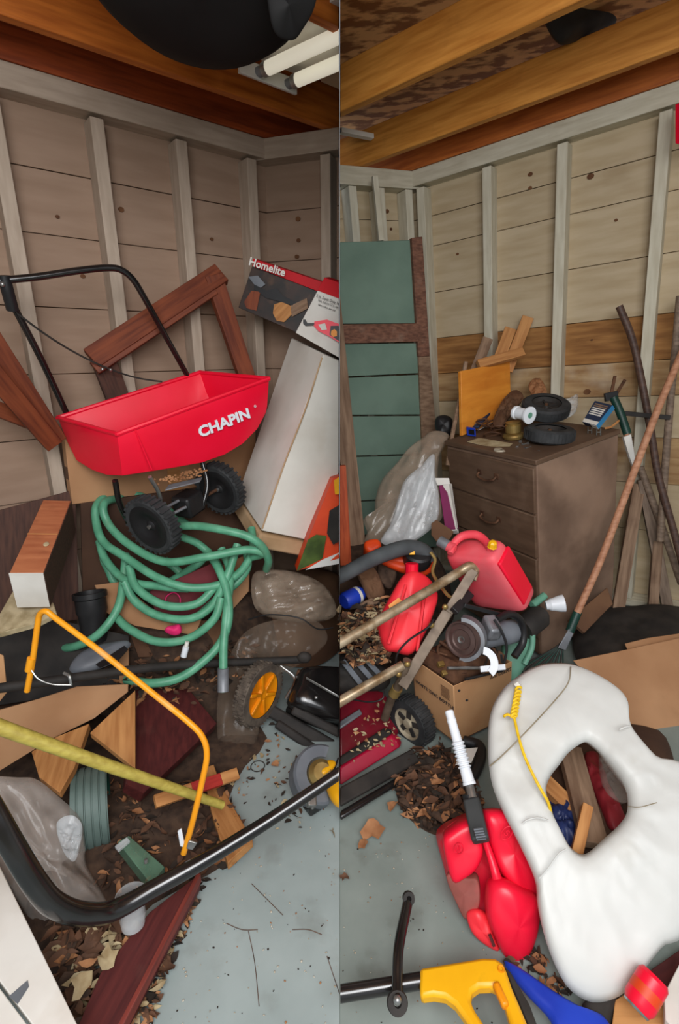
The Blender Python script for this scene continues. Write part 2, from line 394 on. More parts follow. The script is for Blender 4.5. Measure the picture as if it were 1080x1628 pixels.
chip_m = mat('pale_chips', (206, 198, 180), (160, 146, 122), 20, r=0.8)
dark_m = mat('dark_twigs', (54, 44, 36), (40, 32, 26), 20, r=0.9)
paper = mat('paper_white', (230, 228, 222), (214, 210, 200), 8, r=0.7)
ink = mat('black_ink', (38, 36, 38), r=0.8)
red_ink = mat('red_print', (206, 20, 34), (190, 14, 28), 6, r=0.55)
rope_y = mat('yellow_rope', (236, 196, 30), (214, 170, 20), 40, r=0.6)
brass = mat('dull_brass', (176, 150, 92), (140, 112, 62), 14, r=0.4, m=0.6)
film_w = film('milky_plastic_film', (200, 188, 178), 0.34, 0.16)
film_c = film('clear_plastic_film', (226, 230, 232), 0.36, 0.08)
film_d = film('dusty_clear_film', (150, 130, 112), 0.16, 0.12)
film_b = film('dusty_bag_film', (178, 158, 138), 0.42, 0.10)

# ---------------------------------------------------------------- the shed: two bays with an added thin partition between them
LM = frame(V((-1.104, 2.007, 0)), V((0.769, 0.639, 0)), UP)          # left wall: x along, y outward
BM_ = frame(V((-0.336, 2.645, 0)), V((0.942, -0.336, 0)), UP)
RB = RW @ frame(V((0.091, 2.995, 0)), V((0.865, 0.502, 0)), UP)
RR = RW @ frame(V((0.494, 3.229, 0)), V((0.797, -0.603, 0)), UP)

def knot(parent, M, x, z, r):
    MB().lathe([(r * 0.2, 0.0), (r, 0.0006), (r * 0.98, 0.004)], Matrix.Translation((x, 0.083, z)) @ Matrix.Rotation(math.pi / 2, 4, 'X') @ Matrix.Diagonal((1, 0.8, 1, 1)), 10).build('knot', knot_m, parent, M=M)

def make_wall(name, M, x0, x1, rows, mats, studs, plate_m, joints=(), cut=None, H=2.4, knots=(), sm=None, top=2.4):
    w_ = MB().box(x0, 0.112, 0, x1, 0.13, top).build(name, wall_raw, None, M=M, cut=cut); w_['kind'] = 'structure'
    for i in range(len(rows) - 1):
        dz = random.uniform(-.002, .002)
        MB().box(x0, 0.085 + dz, rows[i] + .0012, x1, 0.112, rows[i + 1] - .0018).build('plank', mats[i % len(mats)], w_, M=M, bevel=0.0015, cut=cut)
    for sx in studs:
        s_ = Matrix.Translation((sx, 0.043, 0.04)) @ Matrix.Rotation(-math.pi / 2, 4, 'Y')
        MB().box(0, -0.043, -0.024, H - 0.13, 0.043, 0.024).build('stud', sm or stud_m, w_, M=M @ s_, bevel=0.003, cut=cut)
    e_ = .003 * (ord(name[-1]) % 5)
    MB().box(x0, -0.004, H - 0.075 - e_, x1, 0.09, H).build('top_plate', plate_m, w_, M=M, bevel=0.003, cut=cut)
    MB().box(x0, -0.004, 0.0, x1, 0.09, 0.04).build('bottom_plate', plate_m, w_, M=M, bevel=0.003, cut=cut)
    for k in knots: knot(w_, M, *k)
    return w_
rowsL = [0.04, 0.40, 0.66, 0.91, 1.16, 1.41, 1.66, 1.915, 2.13, 2.4]
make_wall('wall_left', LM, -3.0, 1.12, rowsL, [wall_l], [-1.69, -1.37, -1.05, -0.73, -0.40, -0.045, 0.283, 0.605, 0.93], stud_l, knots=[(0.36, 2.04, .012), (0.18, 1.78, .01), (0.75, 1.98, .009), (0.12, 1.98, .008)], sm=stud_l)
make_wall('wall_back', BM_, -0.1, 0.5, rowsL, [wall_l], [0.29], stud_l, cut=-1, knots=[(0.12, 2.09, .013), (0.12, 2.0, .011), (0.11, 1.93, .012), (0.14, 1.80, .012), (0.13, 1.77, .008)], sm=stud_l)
rowsR = [0.04, 0.42, 0.68, 0.92, 1.13, 1.30, 1.51, 1.77, 2.02, 2.175, 2.4]
matR = [wall_r, wall_r, wall_raw2, wall_r, wall_raw2, wall_raw, wall_r, wall_r, wall_r, wall_r]
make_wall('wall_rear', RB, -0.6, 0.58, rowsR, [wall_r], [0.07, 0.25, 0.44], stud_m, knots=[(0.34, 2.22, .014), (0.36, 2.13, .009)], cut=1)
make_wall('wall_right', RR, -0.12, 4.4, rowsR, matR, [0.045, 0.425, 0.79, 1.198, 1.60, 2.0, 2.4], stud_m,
          knots=[(0.62, 2.24, .012), (0.62, 2.18, .01), (0.90, 2.16, .016), (1.02, 1.95, .008), (0.94, 1.42, .006), (0.93, 1.16, .018), (0.22, 1.95, .008)])
# floors
f1 = MB().add([(-3.4, -0.5, 0), (0, -0.5, 0), (0, 3.2, 0), (-3.4, 3.2, 0), (-3.4, -0.5, -.05), (0, -0.5, -.05), (0, 3.2, -.05), (-3.4, 3.2, -.05)],
              [(0, 1, 2, 3), (7, 6, 5, 4), (0, 4, 5, 1), (1, 5, 6, 2), (2, 6, 7, 3), (3, 7, 4, 0)]).build('floor', floor_m, None, M=Matrix.Identity(4), smooth=0); f1['kind'] = 'structure'
f2 = MB().box(-0.1524, -0.5, -0.05, 3.6, 3.6, 0).build('floor', floor_r, None, M=RW, smooth=0); f2['kind'] = 'structure'
# added partition, edge-on between the two bays, keeps their light apart
p_ = MB().box(-0.0006, 1.5, 0.0, 0.0006, 3.05, 2.66).build('added_partition', partition_m, None, M=Matrix.Identity(4), smooth=0); p_['kind'] = 'structure'
# joists and roof boards, each bay's parallel to its own side wall
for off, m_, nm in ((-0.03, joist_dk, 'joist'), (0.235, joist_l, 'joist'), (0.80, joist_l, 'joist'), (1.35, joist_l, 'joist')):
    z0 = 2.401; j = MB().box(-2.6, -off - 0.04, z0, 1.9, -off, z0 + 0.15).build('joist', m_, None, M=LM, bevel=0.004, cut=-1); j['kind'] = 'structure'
for off, m_ in ((-0.03, joist_r2), (0.275, joist_r), (0.86, joist_r), (1.45, joist_r)):
    j = MB().box(-1.9, -off - 0.045, 2.401, 4.0, -off, 2.551).build('joist', m_, None, M=RR, bevel=0.004, cut=1); j['kind'] = 'structure'
c1 = MB().box(-3.4, -0.5, 2.62, -0.001, 3.3, 2.66).build('ceiling', osb, None, M=Matrix.Identity(4), smooth=0); c1['kind'] = 'structure'
c2 = MB().box(0.10, -0.5, 2.62, 3.6, 3.7, 2.66).build('ceiling', osb, None, M=RW, smooth=0, cut=1); c2['kind'] = 'structure'
g = MB().box(-12, -14, -0.12, 12, -0.5, -0.06).build('ground', mat('yard_grass', (96, 104, 66), (76, 84, 50), 30, r=0.9), None, M=Matrix.Identity(4), smooth=0); g['kind'] = 'structure'
b1 = MB().bar(V((-0.1126, 2.55, 2.5899)), V((-0.022, 2.62, 2.45)), 0.03, 0.03).build('ceiling_brace', joist_dk, None); b1['kind'] = 'structure'
b2 = MB().bar(V((0.003, 2.85, 2.5005)), V((0.1625, 2.95, 2.5092)), 0.03, 0.02, UPR).build('ceiling_strip', white_p, None, cut=1); b2['kind'] = 'structure'
# ================================================================ LEFT BAY
# ---------------------------------------------------------------- lawn spreader
def spreader():
    t = thing('lawn_spreader', 'red hopper lawn spreader with black tube handle, standing on coiled green hose', 'spreader', V((-0.737, 1.9, 0.7672)))
    A, B, C, D = V((-1.0683, 1.93, 1.2569)), V((-0.7681, 1.74, 1.2247)), V((-0.2816, 2.06, 1.3936)), V((-0.6075, 2.27, 1.4092))
    dn = (V((-0.759, 1.76, 1.0702)) - V((-0.7681, 1.74, 1.2247))).normalized()
    us = [0, .12, .3, .5, .66, .8, .92, 1.0]; hs = [.16, .178, .205, .232, .238, .225, .19, .14]
    vs = []; n = 9
    for u, h in zip(us, hs):
        f = B.lerp(C, u); b = A.lerp(D, u)
        prof = [(0, 0), (.03, .33), (.07, .8), (.1, 1.0), (.38, 1.12), (.62, 1.12), (.88, 1.0), (.95, .6), (1, 0)]
        for v, k in prof: vs.append(f.lerp(b, v) + dn * (h * k))
    fs = []
    for i in range(len(us) - 1):
        for k in range(n - 1): fs.append((i * n + k, (i + 1) * n + k, (i + 1) * n + k + 1, i * n + k + 1))
    fs.append(tuple(range(n))); m = (len(us) - 1) * n; fs.append(tuple(m + k for k in range(n - 1, -1, -1)))
    h = MB().add(vs, fs).build('hopper', red_pl, t, solid=0.006, bevel=0.004, smooth=25)
    rim = []
    for a, b in ((A, B), (B, C), (C, D), (D, A)): rim += [a.lerp(b, .04), a.lerp(b, .5), a.lerp(b, .96)]
    MB().tube(smoothpath(rim, 3, True), 0.0085, 8, True).build('rolled_rim', red_pl, h)
    g = (B - A).normalized(); lng = (C - B).normalized()
    for u, v, L, W, H in ((.18, .5, .09, .10, .05), (.60, .45, .11, .10, .13)):
        o = B.lerp(C, u).lerp(A.lerp(D, u), v) + dn * .21
        MB().box(-L / 2, -W / 2, 0, L / 2, W / 2, H, frame(o, lng, -dn)).build('inner_baffle', red_pl, h, bevel=0.01)
    o = B.lerp(C, .66).lerp(A.lerp(D, .66), .025) + dn * .105
    nrm = (C - B).cross(dn).normalized()
    if nrm.dot(V((0, 0, EYE)) - o) < 0: nrm = -nrm
    f = plane_frame(o + nrm * .006, C - B, dn)
    text(h, 'CHAPIN', f, .056, white_pl, 0.001, 1.08, .0022)
    text(h, '®', plane_frame(o + nrm * .006 + lng * .137 - dn * .018, C - B, dn), .014, white_pl)
    # crease rib beside the front corner
    MB().tube([B.lerp(C, .1) + dn * .01 + nrm * .002, B.lerp(C, .14) + dn * .165 + nrm * .004], .003, 6).build('moulded_rib', red_pl, h)
    hp = [V((-1.053, 1.97, 1.2566)), V((-1.0624, 1.92, 1.3828)), V((-1.0637, 1.86, 1.494)), V((-1.0657, 1.8, 1.5945)), V((-1.0659, 1.75, 1.6675))]
    k = pole('handle', [V((-1.1108, 1.7, 1.6951)), V((-1.0647, 1.73, 1.7094)), V((-0.9808, 1.79, 1.7279)), V((-0.889, 1.86, 1.7542)), V((-0.8113, 1.92, 1.7723)), V((-0.7717, 1.95, 1.7706)), V((-0.7426, 1.98, 1.7418)), V((-0.7233, 2.03, 1.677)), V((-0.6951, 2.12, 1.5599)), V((-0.6547, 2.24, 1.3974))], .0115, black_mt, t)
    pole('handle', hp, .0115, black_mt, t)
    pole('clamp', [V((-1.0569, 1.735, 1.7245)), V((-1.0599, 1.745, 1.6819)), V((-1.0701, 1.77, 1.6276))], .019, black_pl, t)
    MB().ball(V((-1.0568, 1.72, 1.6974)), .008, .008, .008).build('bolt', steel, t)
    pole('control_cable', [V((-1.0667, 1.77, 1.6238)), V((-1.0192, 1.84, 1.5561)), V((-0.9711, 1.94, 1.4915)), V((-0.8986, 2.02, 1.4356)), V((-0.8252, 2.1, 1.3964)), V((-0.7247, 2.12, 1.378))], .0035, black_rough, t, 6)
    # wheels
    w1, w2 = V((-0.7075, 1.8, 0.872)), V((-0.516, 2.1, 0.9341))
    ax = V((.42, .88, .20)).normalized()
    for nm, c, sgn in (('near', w1, 1), ('far', w2, 1)):
        M = frame(c, ax.orthogonal(), ax); R = .112; W = .052
        tm = MB().lathe([(R * .80, -W / 2), (R * .94, -W / 2 - .001), (R, -W * .40), (R, W * .40), (R * .94, W / 2), (R * .80, W / 2)], M, 40, False)
        for k in range(30):
            q = M @ Matrix.Rotation(2 * math.pi * k / 30, 4, 'Z'); tm.box(R * .97, -.0045, -W * .48, R * 1.055, .0045, W * .48, q)
        ty = tm.build('tyre', rubber, t, smooth=30)
        hb = MB().lathe([(.0, -W * .30), (.012, -W * .30), (.02, -W * .18), (R * .45, -W * .30), (R * .60, -W * .52), (R * .80, -W * .50), (R * .82, 0), (R * .8, W * .5), (.02, W * .5), (0, W * .5)], M, 36, False).build('wheel_disc', black_pl, t)
        MB().lathe([(0, -W * .45), (.008, -W * .45), (.008, -W * .2)], M, 10).build('axle_nut', steel, hb)
    pole('axle', [w1, w2], .007, rust, t)
    pole('frame_tube', [V((-0.827, 1.8, 1.0437)), V((-0.8407, 1.84, 0.9446)), V((-0.8417, 1.9, 0.8425))], .011, black_mt, t)
    pole('frame_tube', [V((-0.5687, 2.05, 1.0583)), V((-0.55, 2.03, 0.9693)), V((-0.5706, 2, 0.8799))], .011, black_mt, t)
    pole('frame_tube', [V((-0.7057, 1.82, 1.0531)), V((-0.6943, 1.86, 0.9838)), V((-0.7012, 1.9, 0.9109))], .008, steel, t)
    MB().box(-.05, -.045, -.045, .05, .045, .045, frame(V((-0.6204, 1.98, 0.9023)), ax, UP)).build('gear_box', black_pl, t, bevel=.012)
    slab('shutter_plate', [V((-0.6694, 1.86, 0.9913)), V((-0.5545, 1.94, 1.0057)), V((-0.5542, 1.98, 1.0138)), V((-0.6667, 1.9, 1.0032))], .006, grey_mt, t)
    gm = MB(); rn = random.Random(3)
    for k in range(90):
        u, v = rn.random(), rn.random(); c = at(244 + u * 85, 756 + (1 - u) * 6 + v * 12 - u * 14, 1.86 + u * .1)
        gm.ball(c, .005, .004, .004, 5, 3)
    gm.build('spilled_grains', leaf_a, t, smooth=0, kind='stuff')
    pole('linkage_rod', [V((-0.6689, 1.84, 0.8889)), V((-0.6067, 1.9, 0.9109))], .006, grey_mt, t)
    pole('linkage_rod', [V((-0.6772, 1.86, 0.9182)), V((-0.6407, 1.92, 0.9309))], .006, grey_mt, t)
spreader()

# ---------------------------------------------------------------- things against the left wall
def boxM(O, rot, dims, name, m, parent=None, bevel=.003, cut=None):
    M = Matrix.Translation(O) @ Matrix.Rotation(math.radians(rot[2]), 4, 'Z') @ Matrix.Rotation(math.radians(rot[1]), 4, 'Y') @ Matrix.Rotation(math.radians(rot[0]), 4, 'X')
    return MB().box(0, 0, 0, *dims).build(name, m, parent, M=M, bevel=bevel, cut=cut, smooth=30), M
t = thing('cardboard_carton', 'plain brown carton standing behind the red spreader hopper', 'carton', V((-0.8175, 2.02, 0.8902)))
k = 1.93 / 2.0
b, M = boxM(V((-1.111 * k, 1.93, EYE + (.89 - EYE) * k)), (-.4, 2.6, 41.5), (.865, .05, .262), 'carton_body', card, t)
MB().box(-.001, .005, .10, .0005, .045, .15).build('packing_tape', card_dk, t, M=M)
MB().box(.40, -.0012, .0, .46, .0, .26).build('packing_tape', wood_tan, t, M=M)

t = thing('sawhorse', 'red-brown lumber sawhorse frame leaning behind the spreader handle', 'sawhorse', V((-0.9056, 2.05, 1.3016)))
bar('top_rail', V((-0.9571, 2.03, 1.4656)), V((-0.5058, 2.36, 1.8103)), .085, .04, wood_red, t, hint=V((.5, -1, .6)))
bar('top_rail', V((-0.9476, 2.02, 1.4333)), V((-0.5334, 2.32, 1.7467)), .05, .03, wood_red, t, hint=V((.4, -1, .2)))
bar('leg', V((-0.5369, 2.33, 1.8015)), V((-0.4223, 2.36, 1.3836)), .075, .035, wood_red, t, hint=V((.6, -1, .2)))
bar('leg', V((-0.9343, 2.07, 1.4792)), V((-0.9117, 2.13, 1.2784)), .09, .035, wood_dark, t, hint=V((.6, -1, .2)))
for q in ((163, 587), (176, 588)): MB().ball(at(q[0], q[1], 1.985), .006, .006, .006).build('bolt', steel, t)
t = thing('sawhorse', 'red-brown lumber frame at the left edge of the photo, boards crossing in a V', 'sawhorse', V((-1.0985, 1.75, 1.2012)))
bar('leg', V((-1.0843, 1.62, 1.5673)), V((-1.0498, 1.85, 1.1841)), .075, .04, wood_red, t, hint=V((.6, -1, .1)))
bar('leg', V((-1.0773, 1.6, 1.449)), V((-1.05, 1.83, 1.1736)), .06, .04, wood_red, t, hint=V((.6, -1, .3)))
bar('cross_rail', V((-1.1611, 1.66, 1.3393)), V((-1.0955, 1.8, 1.2555)), .05, .03, wood_red, t, hint=V((.6, -1, .3)))

# ---------------------------------------------------------------- white panel carton and the two tool boxes on it
t = thing('white_carton', 'tall white carton leaning in the corner with a tan stained foot', 'carton', V((-0.2427, 2.1, 0.5678)))
pa, pb, pc, pd, pe, pf = V((-0.0626, 2.1, 1.486)), V((-0.3335, 1.97, 0.7627)), V((-0.1299, 2.06, 0.6818)), V((0.1589, 2.19, 1.392)), V((-0.2662, 2.38, 1.5804)), V((-0.4384, 2.3, 0.8057))
lo = lambda a, b, u: a.lerp(b, u)
dv = ((pe - pa) + (pf - pb)) * .5
MB().hexa([pa, lo(pa, pb, .97), lo(pd, pc, .97), pd], dv).build('carton_body', foam, t, cut=-1, bevel=.004)
fb = (pb - pa).normalized() * .055
MB().hexa([pb - fb * .2, pb + fb, pc + fb, pc - fb * .2], dv).build('carton_foot', tan_stain, t, cut=-1, bevel=.01)
MB().tube(smoothpath([lo(pa, pb, .02) + dv * .01, lo(pa, pb, .3) + V((.004, -.004, 0)), lo(pa, pb, .6) + V((-.003, -.004, 0)), lo(pa, pb, .96)], 6), .0035, 6).build('taped_seam', tan_stain, t)

t = thing('chainsaw_box', 'long printed carton with red lid band, tilted in the corner behind the white saw box', 'box', V((-0.2711, 2.3, 1.5701)))
q = [V((-0.3754, 2.38, 1.845)), V((-0.0938, 2.33, 1.7403)), V((0.0536, 2.31, 1.6865)), V((0.0138, 2.31, 1.4925)), V((-0.1977, 2.33, 1.571)), V((-0.445, 2.38, 1.6793))]
bk = V((.25, .95, .1)).normalized() * .07
dark_print = mat('dark_printed_scene', (58, 40, 32), (30, 26, 24), 14, r=0.5, d=(120, 84, 56), da=0.15, ds=16)
b = MB().hexa([q[0], q[2], q[3], q[5]], bk).build('carton_body', dark_print, t, cut=-1, bevel=.002)
top = [V((-0.3704, 2.375, 1.8735)), V((-0.0743, 2.32, 1.7784)), V((0.0662, 2.3, 1.7299))]
s_ = MB().hexa([top[0], top[2], q[2], q[0]], bk * .98).build('red_band', red_ink, t, cut=-1, bevel=.001)
text(s_, 'Homelite', plane_frame(V((-0.3062, 2.345, 1.8351)), V((-0.0748, 2.33, 1.7674)) - V((-0.371, 2.375, 1.8613)), q[5] - q[0]), .044, paper, .0005, .98, .001)
def blot(parent, name, pts, Y, m):                         # flat printed patch on a carton face
    slab(name, path([(x, y, Y(x, y)) for x, y in pts]), .0012, m, parent, bevel=0, cut=-1)
Yh = lambda x, y: 2.372 - (x - 390) * .00048
blot(t, 'printed_picture', [(395, 440), (410, 438), (422, 452), (414, 458), (404, 452)], Yh, grey_pl)
blot(t, 'printed_picture', [(388, 480), (400, 462), (414, 464), (408, 494), (392, 490)], Yh, wood_red)
blot(t, 'printed_picture', [(404, 452), (424, 462), (440, 458), (450, 470), (478, 484), (476, 489), (440, 478), (424, 474), (404, 460)], Yh, black_pl)
blot(t, 'printed_picture', [(436, 484), (448, 480), (462, 486), (464, 500), (452, 512), (440, 510), (434, 498)], Yh, wood_tan)
blot(t, 'printed_picture', [(462, 486), (488, 474), (490, 490), (464, 504)], Yh, wood_old)
blot(t, 'printed_picture', [(448, 474), (464, 480), (463, 483), (447, 478)], Yh, paper)

t = thing('saw_box', 'white carton printed with a red saw, red top, lying on the tall white carton', 'box', V((-0.0911, 2.2, 1.5425)))
q = [V((-0.0894, 2.22, 1.7314)), V((0.0894, 2.2, 1.6682)), V((0.0207, 2.16, 1.4585)), V((-0.1798, 2.18, 1.5688))]
bk = V((.25, .95, .15)).normalized() * .07
b = MB().hexa(q, bk).build('carton_body', white_p, t, cut=-1, bevel=.002)
tp = [V((-0.0614, 2.24, 1.7829)), V((0.1022, 2.22, 1.729))]
MB().hexa([tp[0], tp[1], q[1], q[0]], bk).build('red_lid', red_ink, t, cut=-1, bevel=.001)
xd, dd = q[1] - q[0], q[3] - q[0]
for x, y, s_, z in ((523, 477, '2 in. Super Duty Saw', .0155), (522, 483, 'Two motors 12 in. bar', .012), (520, 489, 'Electric chain saw oiler', .010)):
    f = plane_frame(at(x, y, 2.195), xd, dd); f.translation = at(x - 0, y, 2.19)
    o = text(b, s_, f, z, ink, .0004, .8)
    me = o.data; bmx = bmesh.new(); bmx.from_mesh(me); iv = (world_of(o)).inverted()
    r = bmesh.ops.bisect_plane(bmx, geom=bmx.verts[:] + bmx.edges[:] + bmx.faces[:], plane_co=iv @ V((-.002, 0, 0)), plane_no=iv.to_3x3() @ V((1, 0, 0)), clear_outer=True); bmx.to_mesh(me); bmx.free()
Ys = lambda x, y: 2.188 + (y - 480) * -.0004 - (x - 505) * .0002
blot(b, 'printed_saw', [(500, 511), (520, 508), (542, 516), (542, 546), (522, 534), (506, 526), (499, 518)], Ys, red_pl)
blot(b, 'printed_saw', [(482, 508), (486, 508), (489, 514), (500, 513), (500, 517), (486, 518), (482, 514)], Ys, black_pl)
blot(b, 'printed_saw', [(506, 516), (517, 514), (520, 524), (512, 525)], lambda x, y: Ys(x, y) - .003, paper)
blot(b, 'printed_saw', [(526, 518), (542, 518), (542, 544), (524, 532)], lambda x, y: Ys(x, y) - .003, black_pl)
blot(b, 'printed_saw', [(527, 526), (532, 523), (536, 527), (536, 534), (530, 536), (526, 532)], lambda x, y: Ys(x, y) - .005, orange_y)

t = thing('orange_saw_box', 'orange-red carton with yellow corner and green print, standing right of the white carton foot', 'box', V((-0.068, 2, 0.6122)))
q = [V((-0.026, 2.02, 0.9987)), V((0.1576, 2.06, 1.0427)), V((0.1612, 2, 0.6999)), V((-0.1791, 1.93, 0.6204)), V((-0.1254, 1.96, 0.7664))]
b = slab('carton_body', q, .10, orange_red, t, cut=-1)
Yo = lambda x, y: 1.945 + (x - 470) * .0009 - (y - 900) * -.0002
blot(t, 'green_print', [(472, 908), (490, 858), (503, 850), (519, 852), (513, 888)], lambda x, y: 1.915 + (x - 470) * .0008, mat('green_print', (84, 104, 46), (60, 76, 34), 20, r=.6))
blot(t, 'white_print', [(513, 890), (541, 878), (541, 896), (486, 906)], lambda x, y: 1.915 + (x - 470) * .0008, paper)
blot(t, 'yellow_print', [(531, 764), (541, 757), (541, 786), (533, 786)], lambda x, y: 1.975, yellow)
blot(t, 'printed_saw', [(524, 812), (541, 802), (541, 860), (530, 866), (520, 848)], lambda x, y: 1.94, black_rough)

# ---------------------------------------------------------------- hose heap
def strand(mb, l, r=.0185): mb.tube(smoothpath(path(l), 7), r, 10)
hm = MB()
for l in (
    [(300, 836, 2.05), (250, 800, 2.1), (190, 780, 2.1), (156, 800, 1.98), (153, 830, 1.93), (165, 862, 1.88), (200, 886, 1.84), (250, 918, 1.79), (300, 934, 1.78), (350, 929, 1.82), (385, 906, 1.88), (402, 870, 1.95), (400, 840, 2.02)],
    [(200, 790, 2.1), (166, 800, 1.94), (172, 832, 1.9), (206, 866, 1.85), (262, 893, 1.80), (330, 885, 1.80), (392, 874, 1.84), (418, 880, 1.86), (400, 886, 1.92)],
    [(270, 838, 1.9), (310, 836, 1.86), (352, 842, 1.83), (392, 852, 1.83), (416, 868, 1.84), (427, 890, 1.88), (424, 905, 1.95)],
    [(330, 876, 1.9), (348, 905, 1.84), (362, 945, 1.78), (363, 990, 1.72), (348, 1026, 1.68), (318, 1056, 1.63), (282, 1079, 1.59), (240, 1086, 1.57), (200, 1080, 1.6)],
    [(352, 872, 1.92), (366, 910, 1.86), (362, 960, 1.76), (356, 1020, 1.68), (355, 1062, 1.62), (355, 1100, 1.58)],
    [(200, 880, 1.92), (196, 925, 1.85), (188, 965, 1.78), (165, 1000, 1.72), (135, 1022, 1.70), (100, 1030, 1.74), (70, 1020, 1.85)],
    [(158, 860, 1.95), (168, 890, 1.9), (200, 922, 1.84), (252, 932, 1.82), (300, 936, 1.82)],
    [(198, 925, 1.82), (214, 955, 1.79), (250, 978, 1.76), (300, 984, 1.75), (338, 962, 1.78), (362, 915, 1.83), (378, 865, 1.9)],
    [(205, 900, 1.85), (218, 935, 1.8), (262, 962, 1.76), (312, 960, 1.77), (345, 930, 1.82)],
    [(182, 978, 1.78), (206, 1000, 1.73), (250, 1020, 1.70), (300, 1015, 1.71), (340, 985, 1.74), (352, 950, 1.78)],
    [(390, 870, 1.95), (394, 900, 1.92), (378, 925, 1.88), (352, 946, 1.84), (320, 975, 1.82)],
    [(285, 852, 1.98), (320, 868, 1.96), (350, 905, 1.93), (358, 960, 1.9)],
    [(262, 890, 1.98), (290, 915, 1.96), (305, 950, 1.93), (318, 985, 1.9)],
    [(155, 870, 2.0), (172, 905, 1.98), (188, 930, 1.96), (240, 938, 1.95), (310, 900, 1.96), (330, 880, 1.98)]):
    strand(hm, l, .0165)
tag(hm.build('garden_hose', hose_m), 'heap of coiled green garden hose under the red spreader', 'hose')
pole('hose_end', [V((-0.4356, 1.615, 0.3682)), V((-0.4354, 1.6, 0.3238)), V((-0.4335, 1.58, 0.2889))], .021, grey_mt, None)
o = bpy.data.objects['hose_end']; tag(o, 'dull metal coupling on the hanging end of the green hose', 'coupling')

# support under the heap: torn cartons
t = thing('torn_carton', 'torn brown carton with a dark red printed side under the green hose', 'carton', V((-0.6327, 1.85, 0.3634)))
slab('printed_side', [V((-0.7767, 1.86, 0.5625)), V((-0.5233, 1.98, 0.6445)), V((-0.5131, 1.93, 0.4435)), V((-0.6279, 1.86, 0.4467)), V((-0.7443, 1.82, 0.452))], .01, mat('dark_red_print', (116, 34, 40), (94, 26, 32), 8, r=.7), t)
slab('torn_flap', [V((-1.0311, 1.92, 0.5615)), V((-0.9137, 1.9, 0.5856)), V((-0.7489, 1.84, 0.4726)), V((-0.5706, 1.84, 0.4434)), V((-0.5899, 1.8, 0.3941)), V((-0.8236, 1.79, 0.4436)), V((-0.9659, 1.86, 0.4614))], .008, card, t)
slab('side_panel', [V((-0.5113, 2, 0.6122)), V((-0.3983, 2.08, 0.6377)), V((-0.4062, 2.04, 0.4717)), V((-0.5099, 1.92, 0.3822))], .01, card, t)
slab('bottom_panel', [V((-0.8933, 1.86, 0.4171)), V((-0.4821, 1.9, 0.409)), V((-0.4886, 1.8, 0.3052)), V((-0.8149, 1.76, 0.3171))], .01, card_dk, t)
pole('printed_curl', [V((-0.7027, 1.835, 0.5041)), V((-0.7071, 1.845, 0.5417)), V((-0.6759, 1.85, 0.5618)), V((-0.6508, 1.845, 0.5417)), V((-0.6522, 1.835, 0.4955))], .0022, pink, t, 5)
MB().cushion([V((-1.1377, 1.9759, 0.02)), V((-0.4702, 2.3466, 0.02)), V((-0.2928, 2.258, 0.02)), V((-0.3501, 1.9759, 0.02)), V((-0.5415, 1.6913, 0.02)), V((-1.0491, 1.785, 0.02))], hf=.40, hb=0, amp=.06, ns=5, nrm=UP).build('heap_of_litter', dirt)
o = bpy.data.objects['heap_of_litter']; o['kind'] = 'stuff'; tag(o, 'dark heap of dirt and leaf litter under the hose', 'litter')
t = MB().cushion([V((-0.6796, 1.72, 0.46)), V((-0.6604, 1.74, 0.4703)), V((-0.6229, 1.74, 0.4759)), V((-0.6165, 1.72, 0.4544)), V((-0.6433, 1.71, 0.4494))], hf=.02, hb=.01, amp=.02, ns=30).build('pink_scrap', pink)
tag(t, 'small hot pink scrap below the green hose', 'scrap')
t = thing('white_tube', 'little white capped tube standing by the black bar', 'tube', V((-0.5909, 1.66, 0.3843)))
pole('tube_body', [V((-0.5954, 1.66, 0.3871)), V((-0.5852, 1.67, 0.4247))], .012, white_pl, t); pole('tube_cap', [V((-0.5852, 1.67, 0.4247)), V((-0.5801, 1.675, 0.4436))], .008, paper, t)

o = slab('wall_shade_sheet', [V((-1.375, 1.8, 0.9022)), V((-1.0653, 1.96, 0.9666)), V((-1.0854, 1.86, 0.4319)), V((-1.3885, 1.68, 0.4678))], .012, wood_dark, None); tag(o, 'dark brown sheet added as shade on the left wall behind the timber with the white end', 'panel')  # added sheet, darkens the wall where it lies in shade
t = thing('dark_filler_carton', 'dark brown carton front added for the darkness under the plain carton, behind the hose', 'carton', V((-0.773, 2.15, 0.4163)))  # added carton front, keeps the gap behind the hose dark
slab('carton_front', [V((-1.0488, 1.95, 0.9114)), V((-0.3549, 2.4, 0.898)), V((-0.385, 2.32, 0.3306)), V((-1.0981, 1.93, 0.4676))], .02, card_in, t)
slab('carton_flap', [V((-1.0637, 1.96, 0.4668)), V((-0.3967, 2.3, 0.3582)), V((-0.4355, 2.24, 0.3365)), V((-1.024, 1.92, 0.4279))], .006, card_dk, t)
